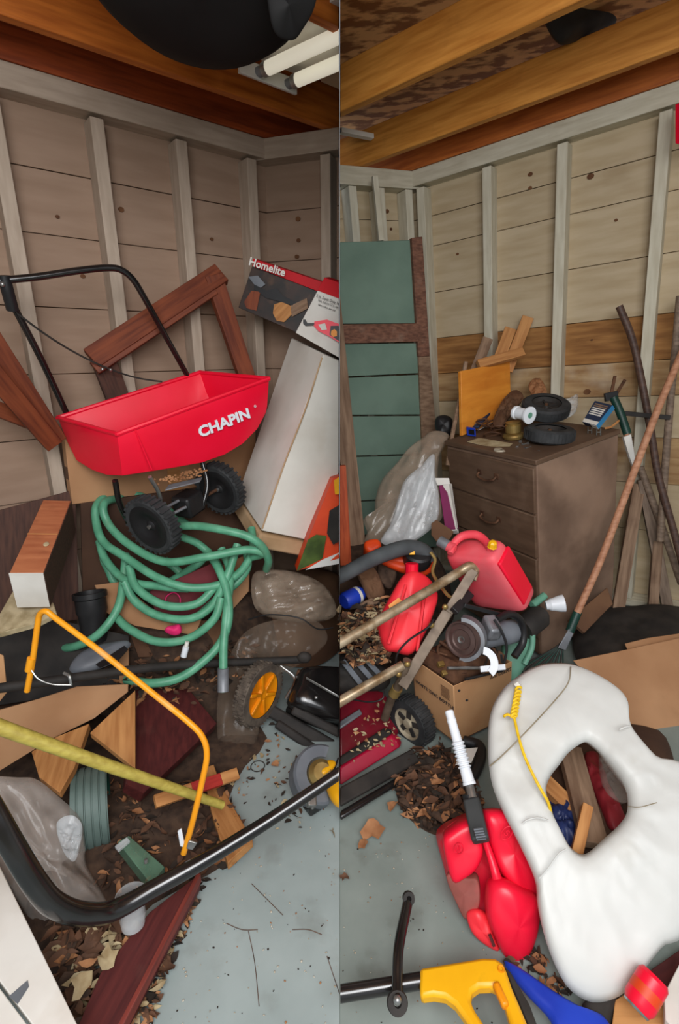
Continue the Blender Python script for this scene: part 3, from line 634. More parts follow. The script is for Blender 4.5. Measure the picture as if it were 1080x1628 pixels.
# wood block
t = thing('wood_block', 'square terracotta-stained timber offcut with a white painted end', 'timber', V((-1.2075, 1.8, 0.5231)))
b, M = boxM(V((-1.268 * .84, 1.773 * .84, EYE + (.539 - EYE) * .84)), (18.7, 6.3, 14.4), (.113 * .84, .484 * .84, .178 * .84), 'timber', wood_terra, t, .003)
M = M @ Matrix.Scale(.84, 4)
MB().box(-.001, -.003, -.001, .114, .0, .179).build('white_end', white_p, t, M=M)
MB().box(.1125, .002, 0, .1155, .484, .176).build('dark_side', wood_dark, t, M=M)
MB().box(.0, .235, .1775, .113, .240, .1795).build('painted_line', wood_tan, t, M=M)
MB().ball(V((.085, .17, .18)), .011, .014, .004).build('knot', leaf_c, t, M=M)
t = slab('stone_sheet', [V((-1.1331, 1.42, 0.6276)), V((-1.1217, 1.56, 0.7137)), V((-0.989, 1.56, 0.6704)), V((-0.9474, 1.5, 0.6624)), V((-0.9832, 1.45, 0.6558)), V((-1.0754, 1.4, 0.6489))], .02, mat('mottled_sheet', (186, 170, 136), (150, 134, 100), 30, r=.85))
tag(t, 'mottled beige sheet lying under the white-ended timber', 'sheet')

# open carton with dark inside
t = thing('open_carton', 'large open brown carton with bowed front wall under the black bar', 'carton', V((-1.0349, 1.55, 0.1723)))
c_front = [V((-1.1915, 1.36, 0.36)), V((-1.0164, 1.42, 0.3814)), V((-0.908, 1.47, 0.3938)), V((-0.7732, 1.56, 0.3369)), V((-0.7774, 1.56, 0.3042)), V((-0.8609, 1.46, 0.2708)), V((-0.9892, 1.4, 0.2329)), V((-1.1629, 1.26, 0.1773))]
slab('front_wall', c_front, .008, card, t)
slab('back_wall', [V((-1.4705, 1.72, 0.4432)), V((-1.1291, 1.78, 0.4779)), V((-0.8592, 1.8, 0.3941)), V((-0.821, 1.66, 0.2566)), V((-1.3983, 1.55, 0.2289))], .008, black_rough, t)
slab('side_wall', [V((-0.8804, 1.74, 0.3739)), V((-0.8457, 1.76, 0.3755)), V((-0.8012, 1.62, 0.2866)), V((-0.8352, 1.62, 0.3007))], .008, card, t)
slab('bottom', [V((-1.4839, 1.66, 0.1982)), V((-0.8875, 1.78, 0.213)), V((-0.8086, 1.6, 0.2594)), V((-1.2927, 1.4, 0.2223))], .008, card_in, t)
slab('left_wall', [V((-1.2075, 1.5, 0.5293)), V((-1.1729, 1.52, 0.486)), V((-1.1433, 1.46, 0.3808)), V((-1.1842, 1.4, 0.3265))], .008, card2, t)

t = thing('black_drainpipe', 'black bell-ended pipe standing upright in the open carton', 'pipe', V((-0.998, 1.75, 0.3384)))
M = frame(V((-0.9849, 1.78, 0.4352)), V((1, 0, .1)), (V((-1.0024, 1.82, 0.5937)) - V((-0.9849, 1.78, 0.4352))))
MB().lathe([(.044, -.05), (.050, .0), (.052, .06), (.058, .075), (.058, .125), (.064, .13), (.064, .15), (.056, .15), (.048, .0)], M, 28, False).build('pipe', black_pl, t)
t = thing('metal_scoop', 'dull grey metal scoop lying beside the yellow saw frame', 'scoop', V((-0.9105, 1.62, 0.3564)))
MB().cushion([V((-0.9789, 1.56, 0.4014)), V((-0.9637, 1.62, 0.4247)), V((-0.904, 1.68, 0.4238)), V((-0.8199, 1.7, 0.4278)), V((-0.809, 1.68, 0.4128)), V((-0.8616, 1.6, 0.3896)), V((-0.9307, 1.55, 0.3873))], hf=.03, hb=.01, rings=5).build('scoop_bowl', grey_pl, t)
slab('scoop_mouth', [V((-0.8773, 1.555, 0.4261)), V((-0.8048, 1.64, 0.4495)), V((-0.7928, 1.64, 0.4332)), V((-0.8067, 1.57, 0.4263)), V((-0.8532, 1.54, 0.4207))], .004, black_pl, t)

# ---------------------------------------------------------------- push mower with yellow wheel (left of the partition)
t = thing('black_mower', 'black push mower with orange-yellow spoked wheel and folded black tube handle', 'mower', V((-0.1077, 1.75, -0.0971)))
c = V((-0.323, 1.7, 0.1909)); M = frame(c, V((0, 0, 1)), V((.83, -.48, -.13)))
R = .128; Wd = .05
tm = MB().lathe([(R * .72, -Wd / 2), (R * .95, -Wd / 2), (R, -Wd * .3), (R, Wd * .3), (R * .95, Wd / 2), (R * .72, Wd / 2)], M, 44, False)
for k in range(44):
    for s_ in (-1, 1): tm.box(R * .98, -.004, -Wd * .2, R * 1.03, .004, Wd * .2, M @ Matrix.Rotation(2 * math.pi * (k + .25 * s_) / 44, 4, 'Z') @ Matrix.Translation((0, 0, s_ * Wd * .25)))
tm.build('tyre', mat('dusty_tyre', (104, 92, 80), (74, 64, 56), 30, r=.85), t, smooth=30, cut=-1)
hub = MB().lathe([(0, .02), (.02, .024), (.03, .014), (R * .55, .012), (R * .72, .022), (R * .73, 0), (0, -.01)], M, 32, False).build('wheel_hub', orange_y, t)
for k in range(6): MB().box(.02, -.007, .008, R * .68, .007, .026, M @ Matrix.Rotation(math.pi / 3 * k, 4, 'Z')).build('spoke', orange_y, hub, bevel=.003)
pole('wheel_arm', [V((-0.2462, 1.8, 0.2508)), V((-0.1831, 1.78, 0.1976)), V((-0.2229, 1.76, 0.1198))], .008, steel, t)
pole('wheel_arm', [V((-0.1663, 1.78, 0.2435)), V((-0.2146, 1.75, 0.1027))], .007, rust, t)
hs = [V((-0.1522, 1.8, 0.2385)), V((0.0135, 1.85, 0.2035)), V((0.1661, 1.9, 0.1749)), V((0.1573, 1.72, -0.0051)), V((0, 1.66, 0.0781)), V((-0.1865, 1.66, 0.1626)), V((-0.1794, 1.74, 0.2118))]
MB().cushion(hs, hf=.06, hb=.12, edge=.5, power=2.6).build('engine_cover', black_mt, t, cut=-1)
slab('cover_seam', [V((-0.1347, 1.7, 0.2679)), V((0.0122, 1.64, 0.2139)), V((0.0122, 1.64, 0.2022)), V((-0.1349, 1.7, 0.2562))], .004, steel, t, cut=-1)
MB().ball(V((-0.0901, 1.635, 0.2207)), .007, .007, .007).build('bolt', steel, t)
for (a, b_, c_) in (((430, 1130, 1.74), (600, 1228, 1.58), .05), ((440, 1150, 1.70), (560, 1232, 1.55), .035), ((465, 1128, 1.66), (600, 1195, 1.58), .035)):
    bar('deck_skirt', at(*a), at(*b_), c_, .03, black_rough, t, hint=V((-.3, -.6, .8)), cut=-1, bevel=.008)
bar('deck', V((-0.191, 1.84, 0.0895)), V((0.2152, 1.74, -0.1211)), .18, .12, black_rough, t, hint=V((-.2, -.4, .9)), cut=-1, bevel=.02)
lowbar = [V((-0.1304, 1.8, 0.2811)), V((-0.3536, 1.74, 0.31)), V((-0.5653, 1.62, 0.3812)), V((-0.7449, 1.5, 0.4386)), V((-0.9054, 1.4, 0.4757)), V((-1.0543, 1.32, 0.5021)), V((-1.101, 1.28, 0.5188))]
pole('handle_tube', lowbar, .0155, black_rough, t)
MB().ball(V((-0.1442, 1.78, 0.3036)), .03, .02, .024).build('handle_pivot', black_rough, t)
up = [V((-0.751, 0.8, 0.716)), V((-0.7036, 0.78, 0.6412)), V((-0.668, 0.77, 0.5363)), V((-0.6378, 0.77, 0.4211)), V((-0.6154, 0.78, 0.3504)), V((-0.5864, 0.81, 0.2801)), V((-0.5452, 0.86, 0.2155)), V((-0.4604, 0.92, 0.2109)), V((-0.3469, 0.98, 0.2294)), V((-0.1905, 1.06, 0.2704)), V((-0.0182, 1.15, 0.3252)), V((0.0091, 1.16, 0.338))]
pole('handle_grip', up, [.022, .022, .023, .024, .024, .024, .023, .021, .019, .0175, .017, .016], black_mt, t, 18, cut=-1)

# string trimmer head by the partition
t = thing('string_trimmer', 'string trimmer head with grey round guard and yellow housing on the grey floor', 'trimmer', V((-0.0884, 1.3753, 0)))
gc = V((-0.0697, 1.3812, 0.1)); M = frame(gc, V((1, .2, -.2)), V((.45, -.45, .75)))
g_ = MB()
for k in range(17):
    pass
prof = []
seg = 26; vs = []; fs = []
for k in range(seg + 1):
    a = math.radians(70 + 215 * k / seg)
    for r_, z_ in ((.052, .03), (.088, .03), (.096, .02), (.098, -.05), (.094, -.05), (.09, .016), (.052, .024)):
        vs.append((r_ * math.cos(a), r_ * math.sin(a), z_))
n = 7
for k in range(seg):
    for j in range(n): fs.append((k * n + j, (k + 1) * n + j, (k + 1) * n + (j + 1) % n, k * n + (j + 1) % n))
fs += [tuple(range(n)), tuple(seg * n + j for j in range(n))]
MB().add(vs, fs).build('guard', grey_pl, t, M=M, smooth=35, cut=-1)
MB().lathe([(0, .045), (.03, .045), (.045, .03), (.048, -.03), (0, -.03)], M, 22).build('spool', brass, t, cut=-1)
MB().box(-.05, -.1, .0, -.02, -.055, .035, M).build('guard_clip', steel, t, bevel=.004)
MB().cushion([V((-0.0446, 1.3403, 0.12)), V((0.0109, 1.3804, 0.12)), V((0.0637, 1.3403, 0.12)), V((0.0404, 1.2534, 0.12)), V((0, 1.2417, 0.12)), V((-0.0328, 1.2774, 0.12))], hf=.03, hb=.04, nrm=UP).build('motor_housing', yellow, t, cut=-1)
MB().cushion([V((-0.0756, 1.3758, 0.13)), V((-0.0397, 1.412, 0.13)), V((-0.0132, 1.4063, 0.13)), V((-0.0216, 1.3786, 0.13)), V((-0.0554, 1.3516, 0.13))], hf=.012, hb=.01, nrm=UP).build('yellow_cap', yellow, t, cut=-1)
MB().box(-.026, -.026, 0, .026, .026, .05, frame(V((-0.0929, 1.3345, 0)), V((.8, .6, 0)), UP)).build('foot_block', black_mt, t, bevel=.008)
MB().ball(V((-0.0898, 1.2919, 0.056)), .007, .007, .007).build('bolt', steel, t)
pole('cord', [V((-0.0045, 1.4367, 0.12)), V((-0.0257, 1.3535, 0.12)), V((-0.0478, 1.3045, 0.12)), V((-0.0734, 1.3197, 0.12))], .003, black_pl, t, 6)

# ---------------------------------------------------------------- foreground left
t = thing('bow_saw', 'yellow tube bow saw frame standing on end over the clutter', 'saw', V((-0.4391, 1.05, 0.1742)))
pole('saw_frame', [V((-0.9357, 1.27, 0.5287)), V((-0.9059, 1.28, 0.6289)), V((-0.8755, 1.29, 0.7449)), V((-0.8622, 1.29, 0.7776)), V((-0.8394, 1.285, 0.7885)), V((-0.8116, 1.28, 0.767)), V((-0.6791, 1.24, 0.6852)), V((-0.5295, 1.19, 0.5878)), V((-0.4184, 1.15, 0.5192)), V((-0.3793, 1.135, 0.4813)), V((-0.3671, 1.12, 0.435)), V((-0.3797, 1.1, 0.3674)), V((-0.41, 1.07, 0.2474)), V((-0.4371, 1.05, 0.1577))], .0085, yell_saw, t, 12)
pole('joint_sleeve', [V((-0.9199, 1.275, 0.5978)), V((-0.9065, 1.278, 0.6389))], .0115, yell_saw, t)
slab('blade_clamp', [V((-0.451, 1.06, 0.227)), V((-0.4396, 1.06, 0.2363)), V((-0.4316, 1.05, 0.1789)), V((-0.4452, 1.05, 0.1836))], .006, white_pl, t)
slab('blade_clamp', [V((-0.4185, 1.05, 0.2068)), V((-0.3949, 1.05, 0.1976)), V((-0.4075, 1.04, 0.1821)), V((-0.4245, 1.04, 0.1868))], .006, steel, t)
pole('wire', [V((-0.9089, 1.27, 0.6013)), V((-0.8866, 1.262, 0.5766)), V((-0.8475, 1.26, 0.5606)), V((-0.8021, 1.27, 0.5509))], .0022, steel, t, 6)
pole('wire', [V((-0.8716, 1.36, 0.5283)), V((-0.8513, 1.35, 0.5239)), V((-0.8448, 1.34, 0.4963))], .005, steel, t, 8)

t = pole('wooden_pole', [V((-0.9021, 1, 0.6799)), V((-0.8382, 1.02, 0.615)), V((-0.6211, 1.1, 0.4112)), V((-0.3604, 1.2, 0.1663))], [.0195, .0185, .0165, .0125], bamboo, None, 14)
tag(t, 'yellow-green painted wooden pole slanting down to the floor at left', 'pole')
def offcut(name, poly, z, th, m, lab, cat, group=None, **k):
    p = flp(z, poly) if not isinstance(z, (list, tuple)) else [fl(q[0], q[1], zz) for q, zz in zip(poly, z)]
    o = slab(name, p, th, m, None, **k); return tag(o, lab, cat, group)
offcut('maroon_board', [(214, 1096), (300, 1095), (345, 1150), (228, 1262), (200, 1245)], [.22, .22, .12, .12, .2], .05, maroon, 'dark maroon board lying flat right of the tan wood triangle', 'board')
offcut('wood_wedge', [(215, 1097), (215, 1222), (143, 1165)], [.34, .24, .30], .03, wood_tan, 'tan triangular wood offcut propped on the maroon board', 'offcut')
offcut('wood_wedge', [(142, 1150), (118, 1220), (95, 1260), (62, 1235), (50, 1195), (90, 1172)], [.27, .24, .22, .24, .25, .27], .03, wood_tan, 'darker tan wood offcut half under the yellow-green pole', 'offcut')
t = thing('painted_stick', 'short tan stick with a red painted band across the board end', 'stick', V((-0.5111, 1.4017, 0)))
p0, p1 = V((-0.5764, 1.2171, 0.16)), V((-0.354, 1.3867, 0.1))
for a, b_, m_ in ((0, .42, wood_tan), (.42, .78, mat('red_paint_band', (176, 48, 40), (156, 38, 32), 9, GR, r=.6)), (.78, 1, wood_tan)):
    bar('stick_body' if m_ is wood_tan else 'red_band', p0.lerp(p1, a), p0.lerp(p1, b_), .038, .018, m_, t, hint=V((.1, -.5, .8)))
offcut('wood_plank', [(322, 1222), (340, 1215), (352, 1250), (402, 1335), (362, 1372), (336, 1290)], .05, .03, wood_tan, 'tan plank lying on the floor under the painted stick', 'plank')
t = thing('maroon_plank', 'long dark maroon plank with lighter red edge lying along the floor', 'plank', V((-0.5013, 0.9223, 0)))
q = [V((-0.4067, 1.0395, 0.09)), V((-0.3938, 1.0377, 0.09)), V((-0.4861, 0.6755, 0.09)), V((-0.5747, 0.6755, 0.09)), V((-0.4953, 0.8726, 0.09))]
q = [V((-0.4186, 1.0377, 0.09)), V((-0.3956, 1.0377, 0.09)), V((-0.4923, 0.6838, 0.09)), V((-0.5654, 0.6838, 0.09))]
a0, a1 = V((-0.4393, 1.0236, 0.09)), V((-0.5516, 0.6457, 0.09))
slab('plank', [V((-0.5009, 0.9409, 0.09)), V((-0.3983, 1.0413, 0.09)), V((-0.4941, 0.6755, 0.09)), V((-0.5747, 0.6755, 0.09)), V((-0.5691, 0.8056, 0.09))], .06, maroon, t, away=V((0, 0, -1)))
bar('plank_edge', V((-0.3988, 1.0452, 0.075)), V((-0.4877, 0.6807, 0.075)), .012, .032, maroon_edge, t, hint=UP)

t = thing('white_bag', 'crumpled milky plastic bag slumped at lower left behind the black grip', 'bag', V((-0.7511, 0.9528, 0)))
MB().cushion([V((-1.038, 1.15, 0.316)), V((-0.9673, 1.2, 0.2741)), V((-0.9273, 1.22, 0.2439)), V((-0.8573, 1.2, 0.1962)), V((-0.7862, 1.17, 0.1503)), V((-0.7616, 1.13, 0.0983)), V((-0.7492, 1.1, 0.0487)), V((-0.6766, 1.04, 0.0178)), V((-0.6388, 1, -0.0035)), V((-0.6673, 0.98, -0.0429)), V((-0.7115, 0.95, -0.0827)), V((-0.7826, 0.94, -0.0736)), V((-0.8638, 0.98, 0.0314)), V((-0.9481, 1.02, 0.1659)), V((-1.0216, 1.08, 0.2542))], hf=.06, hb=.05, edge=.9, amp=.03, ns=7, npts=140, crinkle=.05, fine=20, fold=V((.55, -.3, -.75))).build('bag_film', film_w, t, smooth=40)
MB().cushion([V((-0.804, 1.09, 0.2193)), V((-0.7663, 1.1, 0.2404)), V((-0.7392, 1.1, 0.2076)), V((-0.7405, 1.08, 0.1603)), V((-0.7559, 1.06, 0.1136)), V((-0.7809, 1.06, 0.1568))], hf=.015, hb=.01, crinkle=.03, ns=18, fine=10).build('bag_highlight', film_c, t, smooth=40)  # paler film patch placed as the crinkle highlight
# roll of green edging
t = thing('edging_roll', 'roll of ribbed grey-green garden edging standing among the offcuts', 'edging', V((-0.7113, 1.1282, 0.05)))
M = frame(V((-0.81, 1.27, 0.0752)), V((.3, -.6, .74)), V((.86, .48, -.16)))
rl = MB(); prof = [(.112, -.05)]
for k in range(5): prof += [(.128, -.05 + k * .021), (.128, -.05 + k * .021 + .015), (.1235, -.05 + k * .021 + .0165), (.1235, -.05 + k * .021 + .0195)]
prof += [(.112, .052)]
MB().lathe(prof, M, 36, False).build('edging_coil', mat('ribbed_green', (104, 122, 116), (86, 104, 98), 8, r=.6), t, smooth=30)
MB().lathe([(.112, -.05), (.09, -.05), (.09, .052), (.112, .052)], M, 36, False).build('inner_turns', green_dk, t)
# green translucent box
t = thing('green_plastic_tray', 'dusty translucent green plastic tray under the black grip', 'tray', V((-0.5981, 1.0889, 0)))
slab('tray_top', [V((-0.6552, 1.1165, 0.12)), V((-0.6299, 1.1367, 0.12)), V((-0.498, 1.0556, 0.1)), (V((-0.5203, 1.0077, 0.1)))], .05, film('green_film', (96, 130, 108), .7), t)
slab('tray_lip', [V((-0.6538, 1.0947, 0.13)), V((-0.6293, 1.1244, 0.13)), V((-0.6152, 1.1124, 0.13)), V((-0.6372, 1.0812, 0.13))], .01, film_c, t)
pole('screw', [V((-0.5478, 1.0514, 0.12)), V((-0.5479, 1.0548, 0.13))], .005, steel, t, 8)
t = thing('clear_cup', 'crushed clear plastic cup at the maroon plank, lower left', 'cup', V((-0.5527, 0.9927, 0)))
M = frame(V((-0.5283, 0.9039, 0.1)), V((1, 0, 0)), (V((-0.4729, 0.9122, 0.16)) - V((-0.5283, 0.9039, 0.1))))
MB().lathe([(0, 0), (.028, 0), (.032, .03), (.03, .04), (.036, .09), (.038, .09)], M, 18, False).build('cup', film_c, t)
# white boards at lower left
t = thing('white_board', 'white painted board in the lower left corner, nearest the viewer', 'board', V((-0.7251, 0.7877, 0)))
slab('board_face', [V((-1.1836, 1.2193, 0.22)), V((-0.8844, 0.9651, 0.22)), V((-0.5115, 0.6322, 0.22)), V((-0.5959, 0.6322, 0.22)), V((-0.7239, 0.7154, 0.22)), V((-0.9593, 0.8685, 0.22))], .04, white_p, t, away=V((0, .1, -1)))
slab('board_face', [V((-0.9394, 0.8595, 0.212)), V((-0.7294, 0.7131, 0.212)), V((-0.6031, 0.6313, 0.212)), V((-0.7834, 0.6313, 0.212))], .04, white_p, t, away=V((0, .1, -1)))
slab('chipped_patch', [V((-0.6878, 0.6882, 0.2215)), V((-0.6655, 0.7168, 0.2215)), V((-0.6562, 0.7056, 0.2215)), V((-0.6618, 0.6756, 0.2215))], .001, grey_pl, t, bevel=0)

# clear sheet round the wheel and a bag by the white carton
t = MB().cushion([V((-0.4912, 1.66, 0.0781)), V((-0.4753, 1.72, 0.2415)), V((-0.3976, 1.8, 0.3941)), V((-0.265, 1.88, 0.4205)), V((-0.1083, 1.92, 0.3975)), V((-0.0544, 1.9, 0.3017)), V((-0.1866, 1.83, 0.2237)), V((-0.3532, 1.78, 0.1976)), V((-0.3962, 1.7, 0.1059)), V((-0.3305, 1.66, 0.0164)), V((-0.3737, 1.6, -0.0369)), V((-0.4598, 1.6, -0.0214))], hf=.03, hb=.02, amp=.02, ns=9, npts=120, crinkle=.03, fine=16, fold=V((.2, .2, -1)).normalized()).build('plastic_wrap', film_d, smooth=40)
tag(t, 'dusty clear plastic wrap draped round the orange-yellow mower wheel', 'plastic wrap')
t = MB().cushion([V((-0.3814, 2.02, 0.5583)), V((-0.3073, 2.05, 0.5748)), V((-0.1706, 2.08, 0.5396)), V((-0.0568, 2.06, 0.4774)), V((-0.0142, 2.02, 0.372)), V((-0.1107, 1.96, 0.3589)), V((-0.2706, 1.92, 0.3975)), V((-0.3679, 1.95, 0.4417))], hf=.07, hb=.06, amp=.03, ns=9, npts=120, crinkle=.05, fine=16, fold=V((1, .3, .2)).normalized()).build('plastic_bag', film_b, cut=-1, smooth=40)
tag(t, 'crinkled clear plastic bag below the tall white carton', 'bag')
t = MB().cushion([V((-0.4388, 2.474, 0.02)), V((0.0715, 2.5283, 0.02)), V((0.0686, 2.4089, 0.02)), V((-0.1236, 2.1221, 0.02)), V((-0.4507, 2.2297, 0.02))], hf=.38, hb=0, amp=.04, ns=6, nrm=UP).build('sack', card_dk, cut=-1)
tag(t, 'brown sack slumped behind the black mower', 'sack')
pole('bent_wire', [V((-0.3802, 1.86, 0.4319)), V((-0.312, 1.85, 0.4582)), V((-0.2327, 1.84, 0.4638)), V((-0.1547, 1.83, 0.4521)), V((-0.0909, 1.83, 0.4053)), V((-0.0262, 1.85, 0.3992))], .003, black_pl)
tag(bpy.data.objects['bent_wire'], 'thin dark wire arching over the wrapped mower wheel', 'wire')

# ---------------------------------------------------------------- ceiling things, left
t = thing('black_tub', 'black rubber tub hanging from the joists above the left wall', 'tub', V((-0.288, 1.25, 2.1165)))
M = frame(V((-0.2844, 1.3, 2.2851)), V((1, .1, .0)), V((.10, .35, 1)))
MB().lathe([(0, -.125), (.09, -.120), (.16, -.106), (.212, -.080), (.243, -.046), (.258, .0), (.262, .10), (.25, .10), (.236, .0)], M, 48, False).build('tub_shell', tub_black, t)
MB().lathe([(.248, .09), (.268, .09), (.272, .10), (.268, .112), (.248, .11)], M, 48, False).build('tub_rim', tub_black, t)
M2 = frame(V((-0.1084, 1.28, 2.1497)), V((.55, .35, .3)), V((.4, -.8, .3)))
MB().cushion([V((-0.1394, 1.24, 2.1893)), V((-0.1011, 1.22, 2.1875)), V((-0.048, 1.22, 2.1594)), V((-0.0493, 1.24, 2.1392)), V((-0.0739, 1.27, 2.1203)), V((-0.0963, 1.29, 2.1112)), V((-0.1278, 1.27, 2.11)), V((-0.1394, 1.25, 2.1365))], hf=.006, hb=.05).build('folded_side', tub_black, t)
t = thing('fluorescent_fixture', 'white two-tube fluorescent batten hung under the joists', 'light fitting', V((-0.15, 2.1, 2.4327)))
e0, e1, e2, e3 = V((-0.338, 2.05, 2.4242)), V((-0.1623, 2.22, 2.4338)), V((-0.1628, 2.21, 2.3843)), V((-0.339, 2.04, 2.377))
run = V((.80, -.62, 0)).normalized()
inn = (e1 - e0)
mb = MB().hexa([e0, e1, e2, e3], run * .012); mb.build('end_plate', white_p, t, bevel=.002)
u0 = e0 + V((0, 0, .02)); u1 = e1 + V((0, 0, .02))
MB().hexa([u0, u1, u1 + V((0, 0, .02)), u0 + V((0, 0, .02))], run * 1.2).build('reflector', white_p, t, cut=-1)
MB().hexa([u1 + V((0, 0, -.035)), u1 + inn * .04 + V((0, 0, -.035)), u1 + inn * .04 + V((0, 0, .02)), u1 + V((0, 0, .02))], run * 1.2).build('side_rail', white_p, t, cut=-1)
tube_m = mat('fluorescent_tube', (240, 238, 222), None, 4, r=.35)
tube_m.node_tree.nodes['Principled BSDF'].inputs['Emission Color'].default_value = (1.0, .93, .74, 1)
tube_m.node_tree.nodes['Principled BSDF'].inputs['Emission Strength'].default_value = .42
for u in (.32, .84):
    p = e3.lerp(e2, u) + run * .035 + V((0, 0, .022))
    tb = pole('tube', [p, p + run * 1.2], .021, tube_m, t, 16, cut=-1)
    pole('tube_socket', [p - run * .03, p + run * .012], .016, grey_mt, tb, 12)
    pole('tube_cap', [p, p + run * .02], .0215, steel, tb, 14)
# ================================================================ RIGHT BAY
# ---------------------------------------------------------------- dresser
t = thing('dresser', 'dark brown four-drawer dresser standing against the right wall, dusty and cluttered on top', 'dresser', DM @ V((-.28, .25, -.98)))
W_, D_, H_ = .571, .503, .97
MB().box(-W_, .006, -H_, 0, D_, -.02).build('carcass', dresser_s, t, M=DM, bevel=.003)
MB().box(-W_ - .008, -.006, -.022, .008, D_ + .004, 0).build('top', dresser_m, t, M=DM, bevel=.004)
z = -.03
for k in range(4):
    h = .212
    dr = MB().box(-W_ + .008, -.006, z - h, -.008, .02, z - .008).build('drawer', dresser_m, t, M=DM, bevel=.004)
    hm = MB(); cx = -W_ / 2 + .01; zc = z - .085
    hm.tube(smoothpath([DM @ V((cx - .055, -.010, zc)), DM @ V((cx - .05, -.026, zc - .012)), DM @ V((cx, -.03, zc - .022)), DM @ V((cx + .05, -.026, zc - .012)), DM @ V((cx + .055, -.010, zc))], 5), .005, 8)
    hm.build('bail_handle', rust, dr)
    for s_ in (-1, 1): MB().box(cx + s_ * .055 - .014, -.010, zc - .012, cx + s_ * .055 + .014, -.006, zc + .014).build('handle_plate', rust, dr, M=DM, bevel=.003)
    z -= h
MB().box(-W_ + .01, .0, -H_, -.01, .02, z).build('plinth', dresser_m, t, M=DM)

# things on the dresser
def wheel(name, label, M, R, W, hubm, seg=40):
    t = thing(name, label, 'wheel', M.translation)
    tm = MB().lathe([(R * .62, -W / 2), (R * .9, -W / 2), (R, -W * .36), (R, W * .36), (R * .9, W / 2), (R * .62, W / 2)], M, seg, False)
    for k in range(seg):
        q = M @ Matrix.Rotation(2 * math.pi * k / seg, 4, 'Z'); tm.box(R * .985, -.002, -W * .34, R * 1.015, .002, W * .34, q)
    ty = tm.build('tyre', rubber, t, smooth=30)
    hb = MB().lathe([(0, W * .2), (R * .12, W * .26), (R * .18, W * .1), (R * .5, W * .12), (R * .62, W * .42), (R * .63, -W * .4), (R * .2, -W * .2), (0, -W * .2)], M, 28, False).build('wheel_hub', hubm, t)
    for k in range(5): MB().box(R * .1, -.004, W * .1, R * .58, .004, W * .22, M @ Matrix.Rotation(2 * math.pi * k / 5, 4, 'Z')).build('spoke', hubm, hb)
    MB().lathe([(0, W * .36), (R * .07, W * .36), (R * .07, 0)], M, 10).build('axle_end', rust, hb)
    return t
wheel('small_wheel', 'small black rubber wheel lying flat at the front of the dresser top', frame(V((0.9291, 2.2258, 1.1491)), V((1, 0, 0)), DZ), .106, .056, black_rough)
wheel('small_wheel', 'small black rubber wheel tilted behind the white spool on the dresser', frame(V((0.977, 2.42, 1.2423)), V((1, .2, .15)), V((-.1, -.35, .9))), .108, .056, black_rough)
def spool(name, label, c, ax, prof, m, facem=None):
    t = thing(name, label, 'spool', c); M = frame(c, ax.orthogonal(), ax)
    MB().lathe(prof, M, 28).build('spool_body', m, t, smooth=30)
    if facem: MB().lathe([(0, prof[-1][1] + .001), (prof[-1][0] * .35, prof[-1][1] + .001), (prof[-1][0] * .35, prof[-1][1])], M, 16).build('hub_print', facem, t)
    return t
spool('white_spool', 'white plastic spool lying on its side on the dresser', V((0.8305, 2.27, 1.2279)), V((.45, -.85, -.05)),
      [(.012, -.06), (.030, -.06), (.030, -.05), (.026, -.045), (.026, .015), (.038, .018), (.038, .026)], white_pl, mint)
spool('wire_reel', 'reel of steel wire standing on the dresser left of the flat wheel', V((0.8161, 2.3505, 1.1105)), DZ,
      [(.046, 0), (.05, .012), (.045, .02), (.030, .024), (.036, .03), (.036, .062), (.03, .066), (.034, .075), (.02, .078)], brass)
t = thing('rusty_coils', 'tangle of rusty wire coils on the left of the dresser top', 'wire', V((0.7362, 2.4734, 1.1087)))
rn = random.Random(5)
for k in range(7):
    c = dt(765 + rn.random() * 30, 684 + rn.random() * 14, .012 + k * .006); n_ = (DZ + V((rn.uniform(-.5, .5), rn.uniform(-.5, .5), 0))).normalized(); M = frame(c, V((1, 0, 0)), n_)
    r_ = .028 + rn.random() * .018
    MB().tube([M @ V((r_ * math.cos(a * .524), r_ * math.sin(a * .524), .004 * math.sin(a))) for a in range(12)], .004, 6, True).build('wire_coil', rust, t)
t = thing('blue_tin', 'tiny open blue box on the left front corner of the dresser', 'box', V((0.6489, 2.4907, 1.0935)))
q = [V((0.6402, 2.5197, 1.0951)), V((0.6724, 2.4739, 1.0962)), V((0.6724, 2.4739, 1.0962)) + DZ * .04, V((0.6402, 2.5197, 1.0951)) + DZ * .04]
MB().hexa(q, V((.2, .9, 0)).normalized() * .035).build('tin_body', blue, t); slab('tin_mouth', [q[0].lerp(q[2], .2), q[1].lerp(q[3], .2), q[2].lerp(q[0], .2), q[3].lerp(q[1], .2)], .002, black_pl, t, bevel=0).location.y -= .004
t = thing('orange_board', 'orange varnished plywood board standing on edge at the back of the dresser', 'board', V((0.6898, 2.507, 1.1034)))
slab('board', [V((0.5951, 2.56, 1.4035)), V((0.9087, 2.8, 1.4462)), V((0.9249, 2.74, 1.1682)), V((0.6165, 2.5251, 1.0911))], .018, orange_bd, t)
for k, (a, b_, w_) in enumerate((((752, 600, 2.72), (776, 538, 2.82), .055), ((786, 592, 2.76), (812, 522, 2.84), .06), ((806, 590, 2.80), (840, 504, 2.86), .06))):
    o = bar('wood_shim', at(*a), at(*b_), w_, .016, wood_tan if k else wood_old, None, hint=V((-.2, -1, .1)))
    tag(o, ['weathered wood strip behind the orange board, leftmost of the upright strips', 'tan wood strip behind the orange board, middle of the upright strips', 'tallest tan wood strip leaning behind the orange board'][k], 'wood strip', 'wood strips behind the orange board')
o = bar('wood_shim', V((0.7076, 2.68, 1.43)), V((0.9532, 2.74, 1.4911)), .045, .03, wood_tan, None, hint=V((-.2, -1, .5))); tag(o, 'short splintered wood strip lying across the top of the orange board', 'wood strip')
